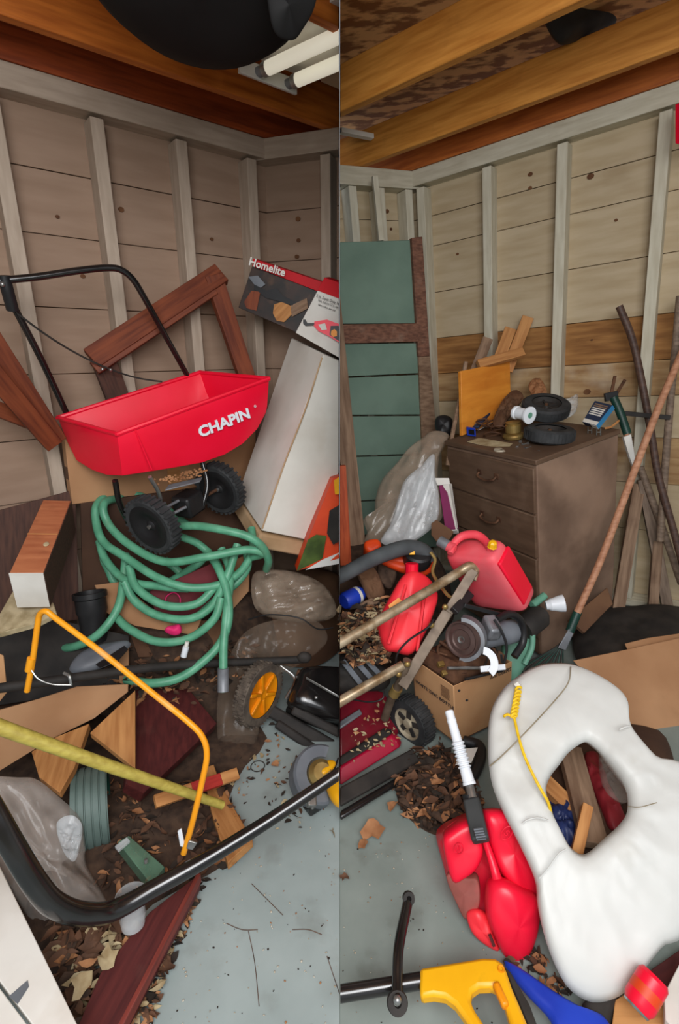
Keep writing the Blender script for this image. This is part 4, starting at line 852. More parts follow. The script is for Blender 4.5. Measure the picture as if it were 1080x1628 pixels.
t = thing('matchbox_carton', 'blue and white printed carton lying tilted at the right end of the dresser', 'box', V((1.1144, 2.18, 1.1769)))
q = [V((1.04, 2.17, 1.2079)), V((1.0662, 2.1, 1.2018)), V((1.1681, 2.19, 1.2774)), V((1.1347, 2.28, 1.2875))]; vx = V((1.1109, 2.13, 1.179)) - V((1.0662, 2.1, 1.2018))
vx = V((.028, .03, -.018))
MB().hexa(q, vx).build('carton_body', navy, t, bevel=.001)
blues = [q[1], q[1] + vx, q[2] + vx, q[2]]; nn = (blues[1] - blues[0]).cross(blues[2] - blues[0]).normalized(); nn = -nn if nn.dot(V((0, 0, 1.5)) - q[1]) < 0 else nn
slab('blue_side', [p + nn * .0012 for p in blues], .001, blue_lt, t, bevel=0)
nt_ = (q[1] - q[0]).cross(q[2] - q[0]).normalized(); nt_ = -nt_ if nt_.dot(V((0, 0, 1.5)) - q[1]) < 0 else nt_
L4 = lambda a, b: [q[0].lerp(q[3], a) + nt_ * .001, q[1].lerp(q[2], a) + nt_ * .001, q[1].lerp(q[2], b) + nt_ * .001, q[0].lerp(q[3], b) + nt_ * .001]
slab('pale_band', L4(.02, .17), .001, paper, t, bevel=0); 
for i_ in range(6):
    a, b_ = .40 + .09 * i_, .45 + .09 * i_
    l4 = L4(a, b_); slab('pale_print', [l4[0].lerp(l4[1], .1), l4[0].lerp(l4[1], .85), l4[3].lerp(l4[2], .85), l4[3].lerp(l4[2], .1)], .001, wood_old if i_ > 3 else paper, t, bevel=0)
e4 = [q[0], q[1], q[1] + vx, q[0] + vx]; ne = (q[0] - q[3]).normalized()
slab('white_end', [p + ne * .0012 for p in [q[0].lerp(q[1], .6), q[1], q[1] + vx, q[0].lerp(q[1], .6) + vx]], .001, paper, t, bevel=0)
o = pole('wood_splinter', [V((1.1715, 2.2273, 1.173)), V((1.1943, 2.2198, 1.1807)), V((1.2389, 2.2479, 1.2031))], .005, wood_tan, None, 6); tag(o, 'thin wood splinter under the blue carton on the dresser edge', 'splinter')
t = MB().cushion([V((0.9859, 2.4864, 1.2208)), V((1.0615, 2.5498, 1.2631)), V((1.1492, 2.5728, 1.2725)), V((1.2117, 2.6181, 1.2896)), V((1.1436, 2.465, 1.2187)), V((1.0609, 2.4105, 1.1861)), V((0.9889, 2.4174, 1.1829))], hf=.012, hb=.01, crinkle=.03, ns=20, fine=10).build('clear_bag', film_c, smooth=180); tag(t, 'folded clear plastic bag between the two black wheels', 'bag')
t = MB().cushion([V((0.7438, 2.4566, 1.1698)), V((0.8394, 2.6487, 1.2508)), V((0.9335, 2.7519, 1.3007)), V((0.9469, 2.6424, 1.2711)), V((0.8511, 2.5159, 1.2078)), V((0.7621, 2.3793, 1.1543))], hf=.02, hb=.01, crinkle=.04, ns=18, fine=10).build('brown_paper', card_dk, smooth=60); tag(t, 'crumpled brown paper in front of the orange board', 'paper')
t = MB().cushion([V((0.9865, 2.7009, 1.3261)), V((1.0511, 2.796, 1.359)), V((1.07, 2.7328, 1.3457)), V((1.0406, 2.5886, 1.2939)), V((0.9774, 2.5871, 1.2813))], hf=.02, hb=.01, crinkle=.03, ns=24, fine=9).build('dry_leaf', leaf_a, smooth=60); tag(t, 'curled dry leaf above the white spool', 'leaf')
t = thing('snips', 'dark blue handled snips lying by the blue tin on the dresser', 'snips', V((0.7363, 2.5437, 1.1167)))
bar('handle', V((0.6884, 2.5515, 1.1286)), V((0.8219, 2.7273, 1.2149)), .03, .012, navy, t, hint=DZ); bar('blade', V((0.6864, 2.5057, 1.1231)), V((0.833, 2.5588, 1.1885)), .016, .004, steel, t, hint=DZ); bar('blade', V((0.6917, 2.5713, 1.1417)), V((0.7324, 2.6887, 1.1933)), .008, .004, steel, t, hint=DZ)
t = slab('paper_sheet', [V((0.6157, 2.415, 1.0814)), V((0.6778, 2.4364, 1.0961)), V((0.7851, 2.2702, 1.0981)), V((0.7498, 2.218, 1.0848)), V((0.6709, 2.317, 1.0809))], .002, leaf_c, None, bevel=0); tag(t, 'torn pale paper under the rusty coils', 'paper')
M = frame(V((0.7203, 2.2099, 1.0759)), V((1, 0, 0)), DZ)
t = MB().lathe([(.008, .006), (.033, .006), (.035, 0), (.008, 0)], M, 24, False).build('white_disc', chip_m); tag(t, 'round white disc near the front edge of the dresser top', 'disc')
rn = random.Random(11)
for k, (x, y) in enumerate(((823, 712), (832, 708), (840, 706), (836, 714), (828, 703), (858, 719))):
    t = thing('screw', ['bright screw nearest the flat wheel, upper left of the six', 'bright screw just left of the flat wheel', 'bright screw touching the flat wheel', 'bright screw lowest beside the white disc', 'bright screw beside the foot of the wire reel', 'lone bright screw in front of the flat wheel, rightmost of the six'][k], 'screw', dt(x, y), 'loose screws on the dresser')
    d = (dt(x + 6, y - 2) - dt(x, y)).normalized() if k % 2 else (dt(x + 3, y - 4) - dt(x, y)).normalized(); p = dt(x, y, .004)
    MB().tube([p, p + d * .03], [.0035, .0015], 8).build('shank', steel, t); MB().tube([p - d * .004, p], [.007, .005], 10).build('head', steel, t)
for x, y, lb in ((938, 686, 'small metal clip left of the blue carton\'s white end'), (952, 689, 'small metal clip below the blue carton\'s white end')):
    t = thing('wire_clip', lb, 'clip', dt(x, y), 'metal clips on the dresser')
    for dx in (-3, 3): MB().bar(dt(x + dx, y + 3), dt(x + dx, y + 3, .03), .003, .003, V((0, 1, 0))).build('clip_leg', steel, t)
    MB().bar(dt(x - 3, y + 3, .014), dt(x + 3, y + 3, .014), .003, .003).build('clip_bar', steel, t)

# ---------------------------------------------------------------- green door leaning on the rear wall
t = thing('green_door', 'old grey-green boarded door with red-brown frame leaning on the rear wall', 'door', V((0.2337, 2.9, 0.3398)))
Yd = lambda x: 2.88 + (x - 540) * .0013
xr = lambda y: 656 + (y - 380) * .085
ys = [(384, 380), (516, 515), (545, 544), (601, 594), (661, 660), (727, 722), (800, 790), (880, 870)]
for (a0, a1), (b0, b1) in zip(ys[:-1], ys[1:]):
    if a0 == 516: continue
    slab('door_board', [at(520, a0 + 1.5, Yd(520)), at(xr(a1), a1 + 1.5, Yd(xr(a1))), at(xr(b1), b1 - 1, Yd(xr(b1))), at(520, b0 - 1, Yd(520))], .02, green_door, t, bevel=.003, cut=1)
MB().hexa([at(520, 516, Yd(520) - .03), at(664, 514, Yd(664) - .03), at(666, 543, Yd(666) - .03), at(520, 547, Yd(520) - .03)], V((-.3, .95, 0)) * .03).build('mid_rail', door_frame, t, bevel=.003, cut=1)
MB().hexa([at(655, 378, Yd(655) - .03), at(672, 376, Yd(672) - .03), at(684, 566, Yd(684) - .03), at(666, 567, Yd(666) - .03)], V((-.3, .95, 0)) * .035).build('door_stile', door_frame, t, bevel=.003)
MB().hexa([at(666, 567, Yd(666) - .02), at(684, 566, Yd(684) - .02), at(697, 720, Yd(697) - .02), at(672, 720, Yd(672) - .02)], V((-.3, .95, 0)) * .03).build('door_stile', wood_old, t, bevel=.003)
o = bar('rear_wall_batten', V((0.1804, 2.98, 2.3502)), V((0.2201, 2.98, 2.053)), .03, .02, stud_m, None, hint=V((.4, -1, 0)))
tag(o, 'short split batten nailed above the green door', 'batten')
o = bar('old_plank', V((-0.0423, 2.62, 1.7508)), V((0.0975, 2.4, 0.47)), .085, .03, wood_old, None, hint=V((.2, -1, .1)), cut=1); tag(o, 'weathered grey plank leaning in front of the green door', 'plank')
o = bar('orange_strip', V((0, 2.3, 0.9895)), V((0.0307, 2.25, 0.4846)), .055, .03, mat('worn_orange_paint', (196, 88, 44), (168, 66, 30), 8, GR, r=.6), None, hint=V((.2, -1, .1)), cut=1); tag(o, 'worn orange strip standing left of the weathered plank', 'strip')
o = pole('thin_stick', [V((0.6309, 2.62, 1.4467)), V((0.6062, 2.6, 1.2483)), V((0.5698, 2.55, 1.0646)), V((0.5482, 2.5, 0.9451))], .011, wood_old, None, 8); tag(o, 'thin grey stick beside the dresser, left of the orange board', 'stick')
t = MB().cushion([V((0.5435, 2.85, 1.141)), V((0.592, 2.85, 1.1549)), V((0.6295, 2.82, 1.1309)), V((0.6233, 2.8, 1.0571)), V((0.5607, 2.8, 1.05)), V((0.5378, 2.84, 1.0861))], hf=.03, hb=.03).build('black_bag', black_pl); tag(t, 'small black bag in the corner behind the plastic sheeting', 'bag')

# big clear bag
t = thing('plastic_sheeting', 'large clear plastic bag slumped between the green door and the dresser', 'bag', V((0.3217, 2.4, 0.5571)))
out = [(714, 692, 2.62), (690, 685, 2.66), (672, 696, 2.66), (650, 712, 2.62), (632, 735, 2.58), (608, 762, 2.52), (598, 790, 2.48), (594, 818, 2.44), (578, 826, 2.42), (584, 846, 2.40), (580, 862, 2.38), (612, 872, 2.36), (650, 866, 2.36), (684, 842, 2.38), (704, 820, 2.38), (700, 780, 2.42), (696, 755, 2.46), (700, 722, 2.54)]
MB().cushion(path(out), hf=.06, hb=.05, amp=.03, crinkle=.06, ns=5, fine=22, npts=150, fold=V((-.45, -.3, -.85)).normalized()).build('outer_film', film_b, t, smooth=35)
MB().cushion([V((0.4596, 2.42, 1.0191)), V((0.392, 2.4, 0.961)), V((0.3214, 2.38, 0.903)), V((0.286, 2.34, 0.8254)), V((0.2492, 2.3, 0.7105)), V((0.2014, 2.28, 0.6141)), V((0.3046, 2.27, 0.5984)), V((0.4012, 2.28, 0.6467)), V((0.4707, 2.3, 0.7169)), V((0.4808, 2.34, 0.8254)), V((0.4639, 2.38, 0.925))], hf=.04, hb=.02, amp=.02, crinkle=.04, ns=6, fine=20, npts=140, fold=V((-.3, -.3, -.9)).normalized()).build('inner_film', film_c, t, smooth=35)
t = thing('purple_carton', 'magenta and white carton wedged between the bag and the dresser', 'carton', V((0.5351, 2.3, 0.662)))
slab('carton_face', [V((0.4894, 2.4, 0.8693)), V((0.5308, 2.38, 0.8841)), V((0.5711, 2.3, 0.6717)), V((0.5175, 2.32, 0.6645))], .05, purple, t)
slab('white_edge', [V((0.5301, 2.378, 0.8878)), V((0.554, 2.4, 0.8757)), V((0.5867, 2.32, 0.6449)), V((0.5708, 2.298, 0.6692))], .03, white_p, t)
slab('white_flap', [V((0.4626, 2.4, 0.9044)), V((0.5321, 2.38, 0.9093)), V((0.5381, 2.37, 0.8804)), V((0.4814, 2.39, 0.8688))], .006, white_p, t)
o = slab('torn_cardboard', [V((0.4248, 2.2, 0.7387)), V((0.449, 2.21, 0.7537)), V((0.5226, 2.16, 0.713)), V((0.5029, 2.14, 0.6869)), V((0.4552, 2.12, 0.658)), V((0.4201, 2.16, 0.6977))], .008, card_dk, None); tag(o, 'torn scrap of brown cardboard below the magenta carton', 'cardboard')

# ---------------------------------------------------------------- long-handled tools against the right wall
HB = V((-.3, -1, .1))
t = thing('leaf_rake', 'leaf rake with bare wood handle and green ferrule, tines down by the white cushion', 'rake', V((0.9183, 1.85, 0.194)))
pole('handle', [V((1.5006, 2.3, 1.5238)), V((1.3744, 2.22, 1.2067)), V((1.1663, 2.06, 0.649)), V((1.0447, 1.97, 0.4031))], .0155, handle_wood, t)
pole('ferrule', [V((1.0519, 1.98, 0.4037)), V((1.0143, 1.95, 0.3209))], .019, green_dk, t)
slab('tine_plate', [V((1.0046, 1.94, 0.3395)), V((1.0312, 1.94, 0.3269)), V((0.985, 1.9, 0.2578)), V((0.9504, 1.9, 0.2704))], .006, grey_mt, t)
for k in range(12):
    x = 828 + k * 6.2; y = 1066 + (k - 5) * 1.4
    pole('tine', path([(903, 1010, 1.94), (890 + (x - 868) * .2, 1030, 1.92), (x, y, 1.86), (x - 3, y + 10, 1.82)]), .0032, green_dk if k % 2 else black_rough, t, 6)
o = pole('tool_pole', [V((1.3118, 2.54, 1.6969)), V((1.3873, 2.49, 1.5145)), V((1.476, 2.4, 1.1562)), V((1.5221, 2.34, 0.9316)), V((1.5934, 2.26, 0.6861)), V((1.6725, 2.18, 0.4178))], .0165, handle_dk); tag(o, 'dark curved tool handle crossing over the bare wood rake handle', 'tool handle')
o = pole('tool_pole', [V((1.5006, 2.4, 1.7297)), V((1.5205, 2.39, 1.4923)), V((1.5362, 2.38, 1.2696)), V((1.5577, 2.34, 0.8882)), V((1.5689, 2.3, 0.6129))], .0165, handle_gr); tag(o, 'grey weathered handle standing nearly upright at the right edge', 'tool handle')
o = pole('tool_pole', [V((1.5004, 2.46, 0.9475)), V((1.5971, 2.37, 0.6865)), V((1.7064, 2.28, 0.3924))], .017, handle_gr); tag(o, 'grey-tan pole slanting to the right behind the crossed handles', 'tool handle')
o = bar('timber_upright', V((1.5106, 2.46, 0.8568)), V((1.3792, 2.22, 0.136)), .055, .03, wood_old, None, hint=HB); tag(o, 'flat brown timber leaning behind the rake handle', 'timber')
o = bar('timber_upright', V((1.5186, 2.45, 0.8855)), V((1.709, 2.3, 0.161)), .05, .03, handle_gr, None, hint=HB); tag(o, 'dusty grey timber leaning right, behind the grey-tan pole', 'timber')
o = bar('timber_upright', V((1.6108, 2.38, 0.5821)), V((1.6261, 2.3, 0.0494)), .045, .03, wood_old, None, hint=HB); tag(o, 'short timber upright low behind the cardboard at the right edge', 'timber')
o = bar('wall_bracket', V((1.3509, 2.42, 1.2159)), V((1.5372, 2.36, 1.2027)), .022, .012, black_rough, None, hint=HB); tag(o, 'thin dark metal bar fixed across the right wall stud', 'bracket')
t = thing('loppers', 'loppers with dark green handle and white paper sleeve hanging by the dresser', 'loppers', V((1.3663, 2.3, 0.9745)))
pole('handle_grip', [V((1.3069, 2.45, 1.2864)), V((1.332, 2.42, 1.2218)), V((1.3632, 2.38, 1.1235))], .019, green_dk, t)
bar('jaw', V((1.2701, 2.46, 1.2855)), V((1.3283, 2.46, 1.2973)), .04, .02, black_pl, t, hint=HB)
bar('jaw', V((1.2983, 2.46, 1.2973)), V((1.3335, 2.52, 1.3816)), .014, .01, rust, t, hint=HB)
bar('jaw', V((1.3173, 2.46, 1.2914)), V((1.3743, 2.5, 1.365)), .014, .01, rust, t, hint=HB)
pole('shank', [V((1.3562, 2.38, 1.1295)), V((1.3774, 2.35, 1.051)), V((1.3938, 2.32, 0.9486))], .012, handle_wood, t)
slab('paper_sleeve', [V((1.3309, 2.35, 1.1135)), V((1.3637, 2.35, 1.1282)), V((1.3878, 2.32, 1.0151)), V((1.3765, 2.31, 0.9812)), V((1.357, 2.33, 1.037))], .02, paper, t)
t = slab('fallen_board', [V((1.0393, 2.02, 0.3401)), V((1.2692, 2.16, 0.431)), V((1.2739, 2.1, 0.3767)), V((1.0984, 1.98, 0.2963))], .02, card_dk, None); tag(t, 'dark board leaning low between the rake and the timbers', 'board')
t = MB().cushion([V((1.214, 2.2916, 0.1658)), V((1.4786, 2.3411, 0.1927)), V((1.7763, 2.2551, 0.223)), V((1.4714, 1.7877, 0.192)), V((1.0732, 1.8214, 0.1516))], hf=.10, hb=.02, nrm=UPR, amp=.02).build('black_sack', black_rough); tag(t, 'black sack slumped behind the brown cardboard, right', 'sack')

# ---------------------------------------------------------------- fuel cans
def canfit(O, rot, dims):
    return Matrix.Translation(O) @ Matrix.Rotation(math.radians(rot[2]), 4, 'Z') @ Matrix.Rotation(math.radians(rot[1]), 4, 'Y') @ Matrix.Rotation(math.radians(rot[0]), 4, 'X')
t = thing('fuel_can', 'large dusty red fuel can tipped on the circular saw, yellow vent cap', 'fuel can', V((0.5965, 1.7, 0.5507)))
M = canfit(V((.697, 1.677, .56)), (-17.6, -31, 51.7), None)
cb = MB()
cx, cy, cz = .123, .234, .29
prof = []
vs = []; n = 8
import itertools
def rbox(mb, M, d, taper, r, nn=6):
    """rounded tapered box: superellipse sections stacked along z"""
    vs = []; N = 40; lv = []
    zs = [0, .015, .05, .15, .35, .6, .8, .92, .975, 1.0]; ss = [.80, .93, .99, 1, 1, .99, .97, .93, .86, .70]
    for z_, s_ in zip(zs, ss):
        tx = 1 + taper * (z_ - .5)
        for k in range(N):
            a = 2 * math.pi * k / N; c_, q_ = math.cos(a), math.sin(a); e = 2 / nn
            x = math.copysign(abs(c_) ** e, c_); y = math.copysign(abs(q_) ** e, q_)
            lim = min(d[0], d[1]) * .5 * (1 - s_)
            vs.append((d[0] / 2 + x * (d[0] / 2 * tx - lim), d[1] / 2 + y * (d[1] / 2 * tx - lim), d[2] * z_))
    fs = []
    for i in range(len(zs) - 1):
        for k in range(N): fs.append((i * N + k, i * N + (k + 1) % N, (i + 1) * N + (k + 1) % N, (i + 1) * N + k))
    fs += [tuple(range(N - 1, -1, -1)), tuple((len(zs) - 1) * N + k for k in range(N))]
    return mb.add(vs, fs, M)
body = rbox(MB(), M, (cx, cy, cz), -.06, .03, 5).build('can_body', red_pink, t, smooth=50)
MB().box(.016, -.0035, .03, cx - .016, .012, cz - .03, M).build('side_panel', red_pl, body, bevel=.006)
pole('carry_handle', [V((0.413, 1.74, 0.7787)), V((0.4316, 1.77, 0.8072)), V((0.4651, 1.78, 0.8338)), V((0.5064, 1.76, 0.8463)), V((0.5318, 1.73, 0.8377)), V((0.542, 1.68, 0.8231))], [.012, .014, .016, .016, .015, .013], red_pink, t, 12)
pole('spout_neck', [V((0.4281, 1.75, 0.7948)), V((0.4085, 1.77, 0.797))], .020, red_pink, t)
cp = pole('spout_cap', [V((0.4098, 1.765, 0.799)), V((0.3807, 1.79, 0.8096))], .021, grey_mt, t, 14)
MB().lathe([(0, .022), (.010, .020), (.0155, .014), (.016, 0), (.018, -.004)], frame(V((0.5397, 1.655, 0.8427)), V((1, 0, 0)), V((-.1, -.3, 1))), 8, False).build('vent_cap', yellow, t, smooth=20)

t = thing('fuel_can', 'upright sun-faded red fuel can at the left, behind the tan mower tube', 'fuel can', V((0.2483, 1.72, 0.3583)))
O2 = V((0.2055, 1.62, 0.4355))
b2 = MB().cushion([V((0.2898, 1.8, 0.6796)), V((0.2464, 1.8, 0.6581)), V((0.2011, 1.77, 0.5943)), V((0.1503, 1.72, 0.5151)), V((0.1447, 1.7, 0.483)), V((0.1675, 1.64, 0.4332)), V((0.2102, 1.62, 0.4328)), V((0.269, 1.62, 0.4247)), V((0.3295, 1.68, 0.4841)), V((0.374, 1.74, 0.5638)), V((0.3815, 1.78, 0.6028)), V((0.3472, 1.81, 0.648))], hf=.045, hb=.11, edge=.45, power=3, fine=0).build('can_body', red_lite, t, smooth=50)
bar('moulded_rib', V((0.2532, 1.735, 0.6519)), V((0.1778, 1.59, 0.4867)), .010, .012, red_lite, b2, hint=V((-.5, -1, .3)))
bar('moulded_rib', V((0.2842, 1.59, 0.4552)), V((0.3235, 1.72, 0.633)), .010, .012, red_lite, b2, hint=V((-.5, -1, .3)))
MB().lathe([(.026, -.02), (.026, .03), (.022, .032), (.012, .033)], frame(V((0.2824, 1.8, 0.6796)), V((1, 0, 0)), V((.05, .2, 1))), 14).build('screw_cap', red_pl, t, smooth=20)
slab('yellow_label', [V((0.1829, 1.68, 0.5961)), V((0.2206, 1.69, 0.6222)), V((0.2339, 1.68, 0.6118)), V((0.1871, 1.67, 0.5806))], .003, orange_y, b2, bevel=0)

t = thing('fuel_can', 'front red fuel can with black spout lying against the white cushion', 'fuel can', V((0.3806, 0.8609, 0.0309)))
P3 = [(704, 1330, 1.10), (714, 1312, 1.12), (735, 1300, 1.14), (758, 1290, 1.15), (780, 1285, 1.16), (804, 1288, 1.16), (822, 1308, 1.14), (836, 1340, 1.11), (850, 1390, 1.06), (855, 1430, 1.02), (851, 1470, .98), (840, 1515, .93), (824, 1530, .91), (800, 1522, .91), (770, 1500, .93), (745, 1482, .95), (732, 1440, .99), (718, 1385, 1.04)]
body = MB().cushion(path(P3), hf=.005, hb=.11, edge=.3, power=3, npts=64).build('can_body', red_front, t, smooth=60)
MB().cushion([V((0.2868, 1.055, 0.21)), V((0.3085, 1.065, 0.2303)), V((0.3478, 1.075, 0.2507)), V((0.3791, 1.075, 0.2553)), V((0.3894, 1.05, 0.2207)), V((0.3932, 1.03, 0.1948)), V((0.3736, 1.01, 0.1605)), V((0.3388, 1, 0.1366)), V((0.309, 1, 0.1225)), V((0.2939, 1.03, 0.1576))], hf=.03, hb=.06, edge=.45, power=3).build('left_shoulder', red_front, body, smooth=60)
MB().cushion([V((0.4006, 1.07, 0.2748)), V((0.427, 1.08, 0.2838)), V((0.4625, 1.08, 0.2793)), V((0.4941, 1.07, 0.2474)), V((0.5134, 1.03, 0.1994)), V((0.5268, 0.99, 0.1502)), V((0.5284, 0.97, 0.1176)), V((0.4999, 0.965, 0.1154)), V((0.462, 0.97, 0.1408)), V((0.4302, 0.995, 0.1666)), V((0.4135, 1.03, 0.1994))], hf=.03, hb=.06, edge=.45, power=3).build('right_shoulder', red_front, body, smooth=60)
MB().cushion([V((0.2906, 1, 0.1412)), V((0.3426, 0.99, 0.1456)), V((0.372, 0.985, 0.1431)), V((0.3698, 0.95, 0.0998)), V((0.3369, 0.94, 0.0631)), V((0.3181, 0.965, 0.0777))], hf=.004, hb=.05, edge=.3, power=3).build('dirty_flank', mat('muddy_red', (150, 80, 72), (128, 70, 60), 16, r=.7, d=(196, 34, 52), da=.3, ds=10), body, smooth=60)
MB().tube(smoothpath([V((0.3994, 1.03, 0.2224)), V((0.406, 1, 0.2058)), V((0.4125, 0.975, 0.1843)), V((0.4164, 0.95, 0.1688))], 6), [.009, .010, .012, .016], 14).build('carry_handle', red_front, body)
MB().cushion([V((0.3885, 0.945, 0.1713)), V((0.4109, 0.95, 0.1913)), V((0.4421, 0.945, 0.1893)), V((0.4875, 0.945, 0.1623)), V((0.5131, 0.94, 0.1513)), V((0.5175, 0.925, 0.1092)), V((0.5042, 0.9, 0.0738)), V((0.4869, 0.885, 0.0374)), V((0.4608, 0.875, 0.0093)), V((0.4273, 0.875, 0.0211)), V((0.4004, 0.885, 0.0654)), V((0.3802, 0.91, 0.1181))], hf=.035, hb=.07, edge=.8, power=2.2).build('handle_nose', red_front, body)
MB().cushion([V((0.3369, 0.945, 0.0791)), V((0.3605, 0.94, 0.1007)), V((0.3886, 0.93, 0.0878)), V((0.3989, 0.9, 0.0598)), V((0.41, 0.885, 0.0326)), V((0.375, 0.9, 0.0363)), V((0.3462, 0.92, 0.0516))], hf=.014, hb=.03).build('lower_web', red_lite, body)
bar('web_slot', V((0.3832, 0.892, 0.0819)), V((0.393, 0.88, 0.0596)), .007, .006, maroon, body, hint=V((-.2, -1, .5)), bevel=0)
for x, y, Y, xd, yd in ((730, 1348, .990, V((.35, -.4, -.2)), V((.2, -.3, -.7))), (806, 1324, 1.012, V((.5, -.3, -.3)), V((.2, -.4, -.7)))):
    f = plane_frame(at(x, y, Y), xd, yd)
    MB().tube([f @ V((.011 * math.cos(a * .3927), .020 * math.sin(a * .3927), 0)) for a in range(16)], .0016, 6, True).build('embossed_oval', red_front, body)
    text(body, 'S', f, .022, red_front, .0015)
sp = bar('spout_latch', V((0.3716, 1.1, 0.2957)), V((0.3722, 0.995, 0.2702)), .046, .030, grey_pl, t, hint=V((-.2, -1, .35)), bevel=.006)
sp.data.materials[0] = mat('charcoal_plastic', (62, 64, 64), (48, 50, 50), 8, r=.5)
for k in range(5):
    p = at(761 + k * 1.1, 1318 + k * 4, .995 - k * .004); MB().bar(p + V((-.012, 0, -.002)), p + V((.012, 0, .002)), .003, .004, V((-.2, -1, .35))).build('grip_ridge', grey_pl, sp)
pole('spout_body', [V((0.3762, 1.13, 0.2862)), V((0.384, 1.09, 0.2426)), V((0.3931, 1.06, 0.2085))], .024, black_pl, t)
pole('steel_tube', [V((0.3744, 1.16, 0.3103)), V((0.3781, 1.11, 0.2894))], .013, steel, t)
bel = []; p0, p1 = V((0.3401, 1.3, 0.4339)), V((0.3751, 1.14, 0.3079)); Lb = (p1 - p0).length; prof = [(.0115, 0), (.0135, .002)]
z = 0
prof += [(.0135, Lb * .12), (.0145, Lb * .13), (.0145, Lb * .16), (.0135, Lb * .17), (.0145, Lb * .42)]
for k in range(7): u = Lb * (.44 + k * .052); prof += [(.0150, u), (.0195, u + Lb * .012), (.0195, u + Lb * .026), (.0150, u + Lb * .038)]
prof += [(.0165, Lb * .82), (.0175, Lb * .96), (.019, Lb * .965), (.019, Lb)]
MB().lathe(prof, frame(p0, (p1 - p0).orthogonal(), p1 - p0), 20).build('bellows_nozzle', white_pl, t, smooth=35)

# ---------------------------------------------------------------- junk box and circular saw
t = thing('junk_carton', 'open brown carton full of rusty parts under the circular saw', 'carton', V((0.4587, 1.6, -0.006)))
A0, B0, C0 = V((0.401, 1.5, 0.3738)), V((0.6602, 1.66, 0.3647)), V((0.2764, 1.66, 0.3815))
D0 = B0 + C0 - A0; dn = V((.04, .05, -.29))
for nm, a, b_, m_ in (('front_wall', A0, B0, card2), ('left_wall', C0, A0, card2), ('back_wall', D0, C0, card_dk), ('right_wall', B0, D0, card)):
    slab(nm, [a, b_, b_ + dn, a + dn], .005, m_, t, away=(D0 - A0) if nm == 'front_wall' else (B0 - C0) if nm == 'left_wall' else (A0 - D0) if nm == 'back_wall' else (C0 - B0))
slab('carton_floor', [A0 + dn, B0 + dn, D0 + dn, C0 + dn], .005, card_dk, t)
n_ = ((B0 - A0).cross(dn)).normalized(); n_ = -n_ if n_.dot(V((0, 0, 1.5)) - A0) < 0 else n_
text(t, '17x USERS', plane_frame(A0.lerp(B0, .78) + dn * .10 + n_ * .004, B0 - A0, dn), .026, ink)
n2 = ((A0 - C0).cross(dn)).normalized(); n2 = -n2 if n2.dot(V((0, 0, 1.5)) - A0) < 0 else n2
text(t, 'WHITE ZINC BOTTLE', plane_frame(C0.lerp(A0, .55) + dn * .36 + n2 * .004, A0 - C0, dn), .022, ink, sx=.9)
for k in range(9):
    a = .84 - .0; p = C0.lerp(A0, .72) + dn * (.10 + .022 * k) + n2 * .004; MB().bar(p, p + (A0 - C0).normalized() * .04, .0015, .001, n2).build('printed_line', rust, t)
for u, v in ((.08, .1), (.2, .32)): MB().ball(A0.lerp(B0, u) + dn * v + n_ * .003, .005, .002, .005).build('grease_spot', ink, t)
jm = MB().cushion([A0.lerp(D0, .05), B0.lerp(C0, .04), D0.lerp(A0, .04), C0.lerp(B0, .04)], hf=.06, hb=.08, edge=.7, amp=.05, ns=20, nrm=UP, smooth=False, fine=14).build('rusty_scrap', rust); jm['kind'] = 'stuff'
jm.parent = t; jm.matrix_basis = world_of(t).inverted() @ jm.matrix_basis
rn = random.Random(21)
for k in range(9):
    u, v = rn.uniform(.2, .85), rn.uniform(.15, .7); c = A0 + (B0 - A0) * u + (C0 - A0) * v + V((0, 0, .04 + rn.random() * .02)); M = frame(c, V((1, 0, 0)), V((rn.uniform(-.4, .4), rn.uniform(-.6, .2), 1)))
    r_ = .02 + rn.random() * .035
    o = MB().tube([M @ V((r_ * math.cos(a * .4488), r_ * math.sin(a * .4488), .003 * math.sin(2 * a))) for a in range(14)], .003 + rn.random() * .002, 6, True).build('wire_ring', [rust, black_rough, dark_m][k % 3], t)
rod = [((712, 1062, 1.52), (770, 1062, 1.55), .006, steel), ((700, 1020, 1.66), (742, 1048, 1.58), .007, rust), ((740, 1080, 1.50), (800, 1066, 1.58), .005, black_pl), ((668, 1030, 1.68), (712, 1042, 1.62), .006, rust)]
for a, b_, r_, m_ in rod: pole('metal_rod', path([a, b_]), r_, m_, t)
for x, y in ((700, 1058), (722, 1066), (716, 1074), (735, 1070), (706, 1072)): MB().box(-.012, -.009, 0, .012, .009, .018, frame(at(x, y, 1.56), V((1, .3, 0)), V((.2, -.5, 1)))).build('metal_nut', [rust, brass, black_rough][x % 3], t, bevel=.002)

t = thing('circular_saw', 'grey circular saw with brown blade guard on top of the junk carton', 'saw', V((0.5157, 1.62, 0.4112)))
nrm = V((-.62, -.72, .30)).normalized(); c = V((0.448, 1.6, 0.5013)); M = frame(c, V((.5, -.3, .8)), nrm)
MB().lathe([(0, .010), (.010, .012), (.012, .006), (.034, .006), (.038, .010), (.055, .006), (.060, .012), (.066, .012), (.068, -.03), (0, -.03)], M, 36).build('blade_guard', mat('brown_guard', (98, 78, 72), (78, 60, 56), 16, r=.5, m=.3), t, smooth=35)
MB().lathe([(.006, .012), (.013, .014), (.014, .010), (.006, .010)], M, 16, False).build('arbor_nut', steel, t)
vs = []; fs = []
for k in range(22):
    a = math.radians(-80 + 190 * k / 21)
    for r_, z_ in ((.066, .014), (.080, .012), (.082, -.034), (.066, -.034)): vs.append((r_ * math.cos(a), r_ * math.sin(a), z_))
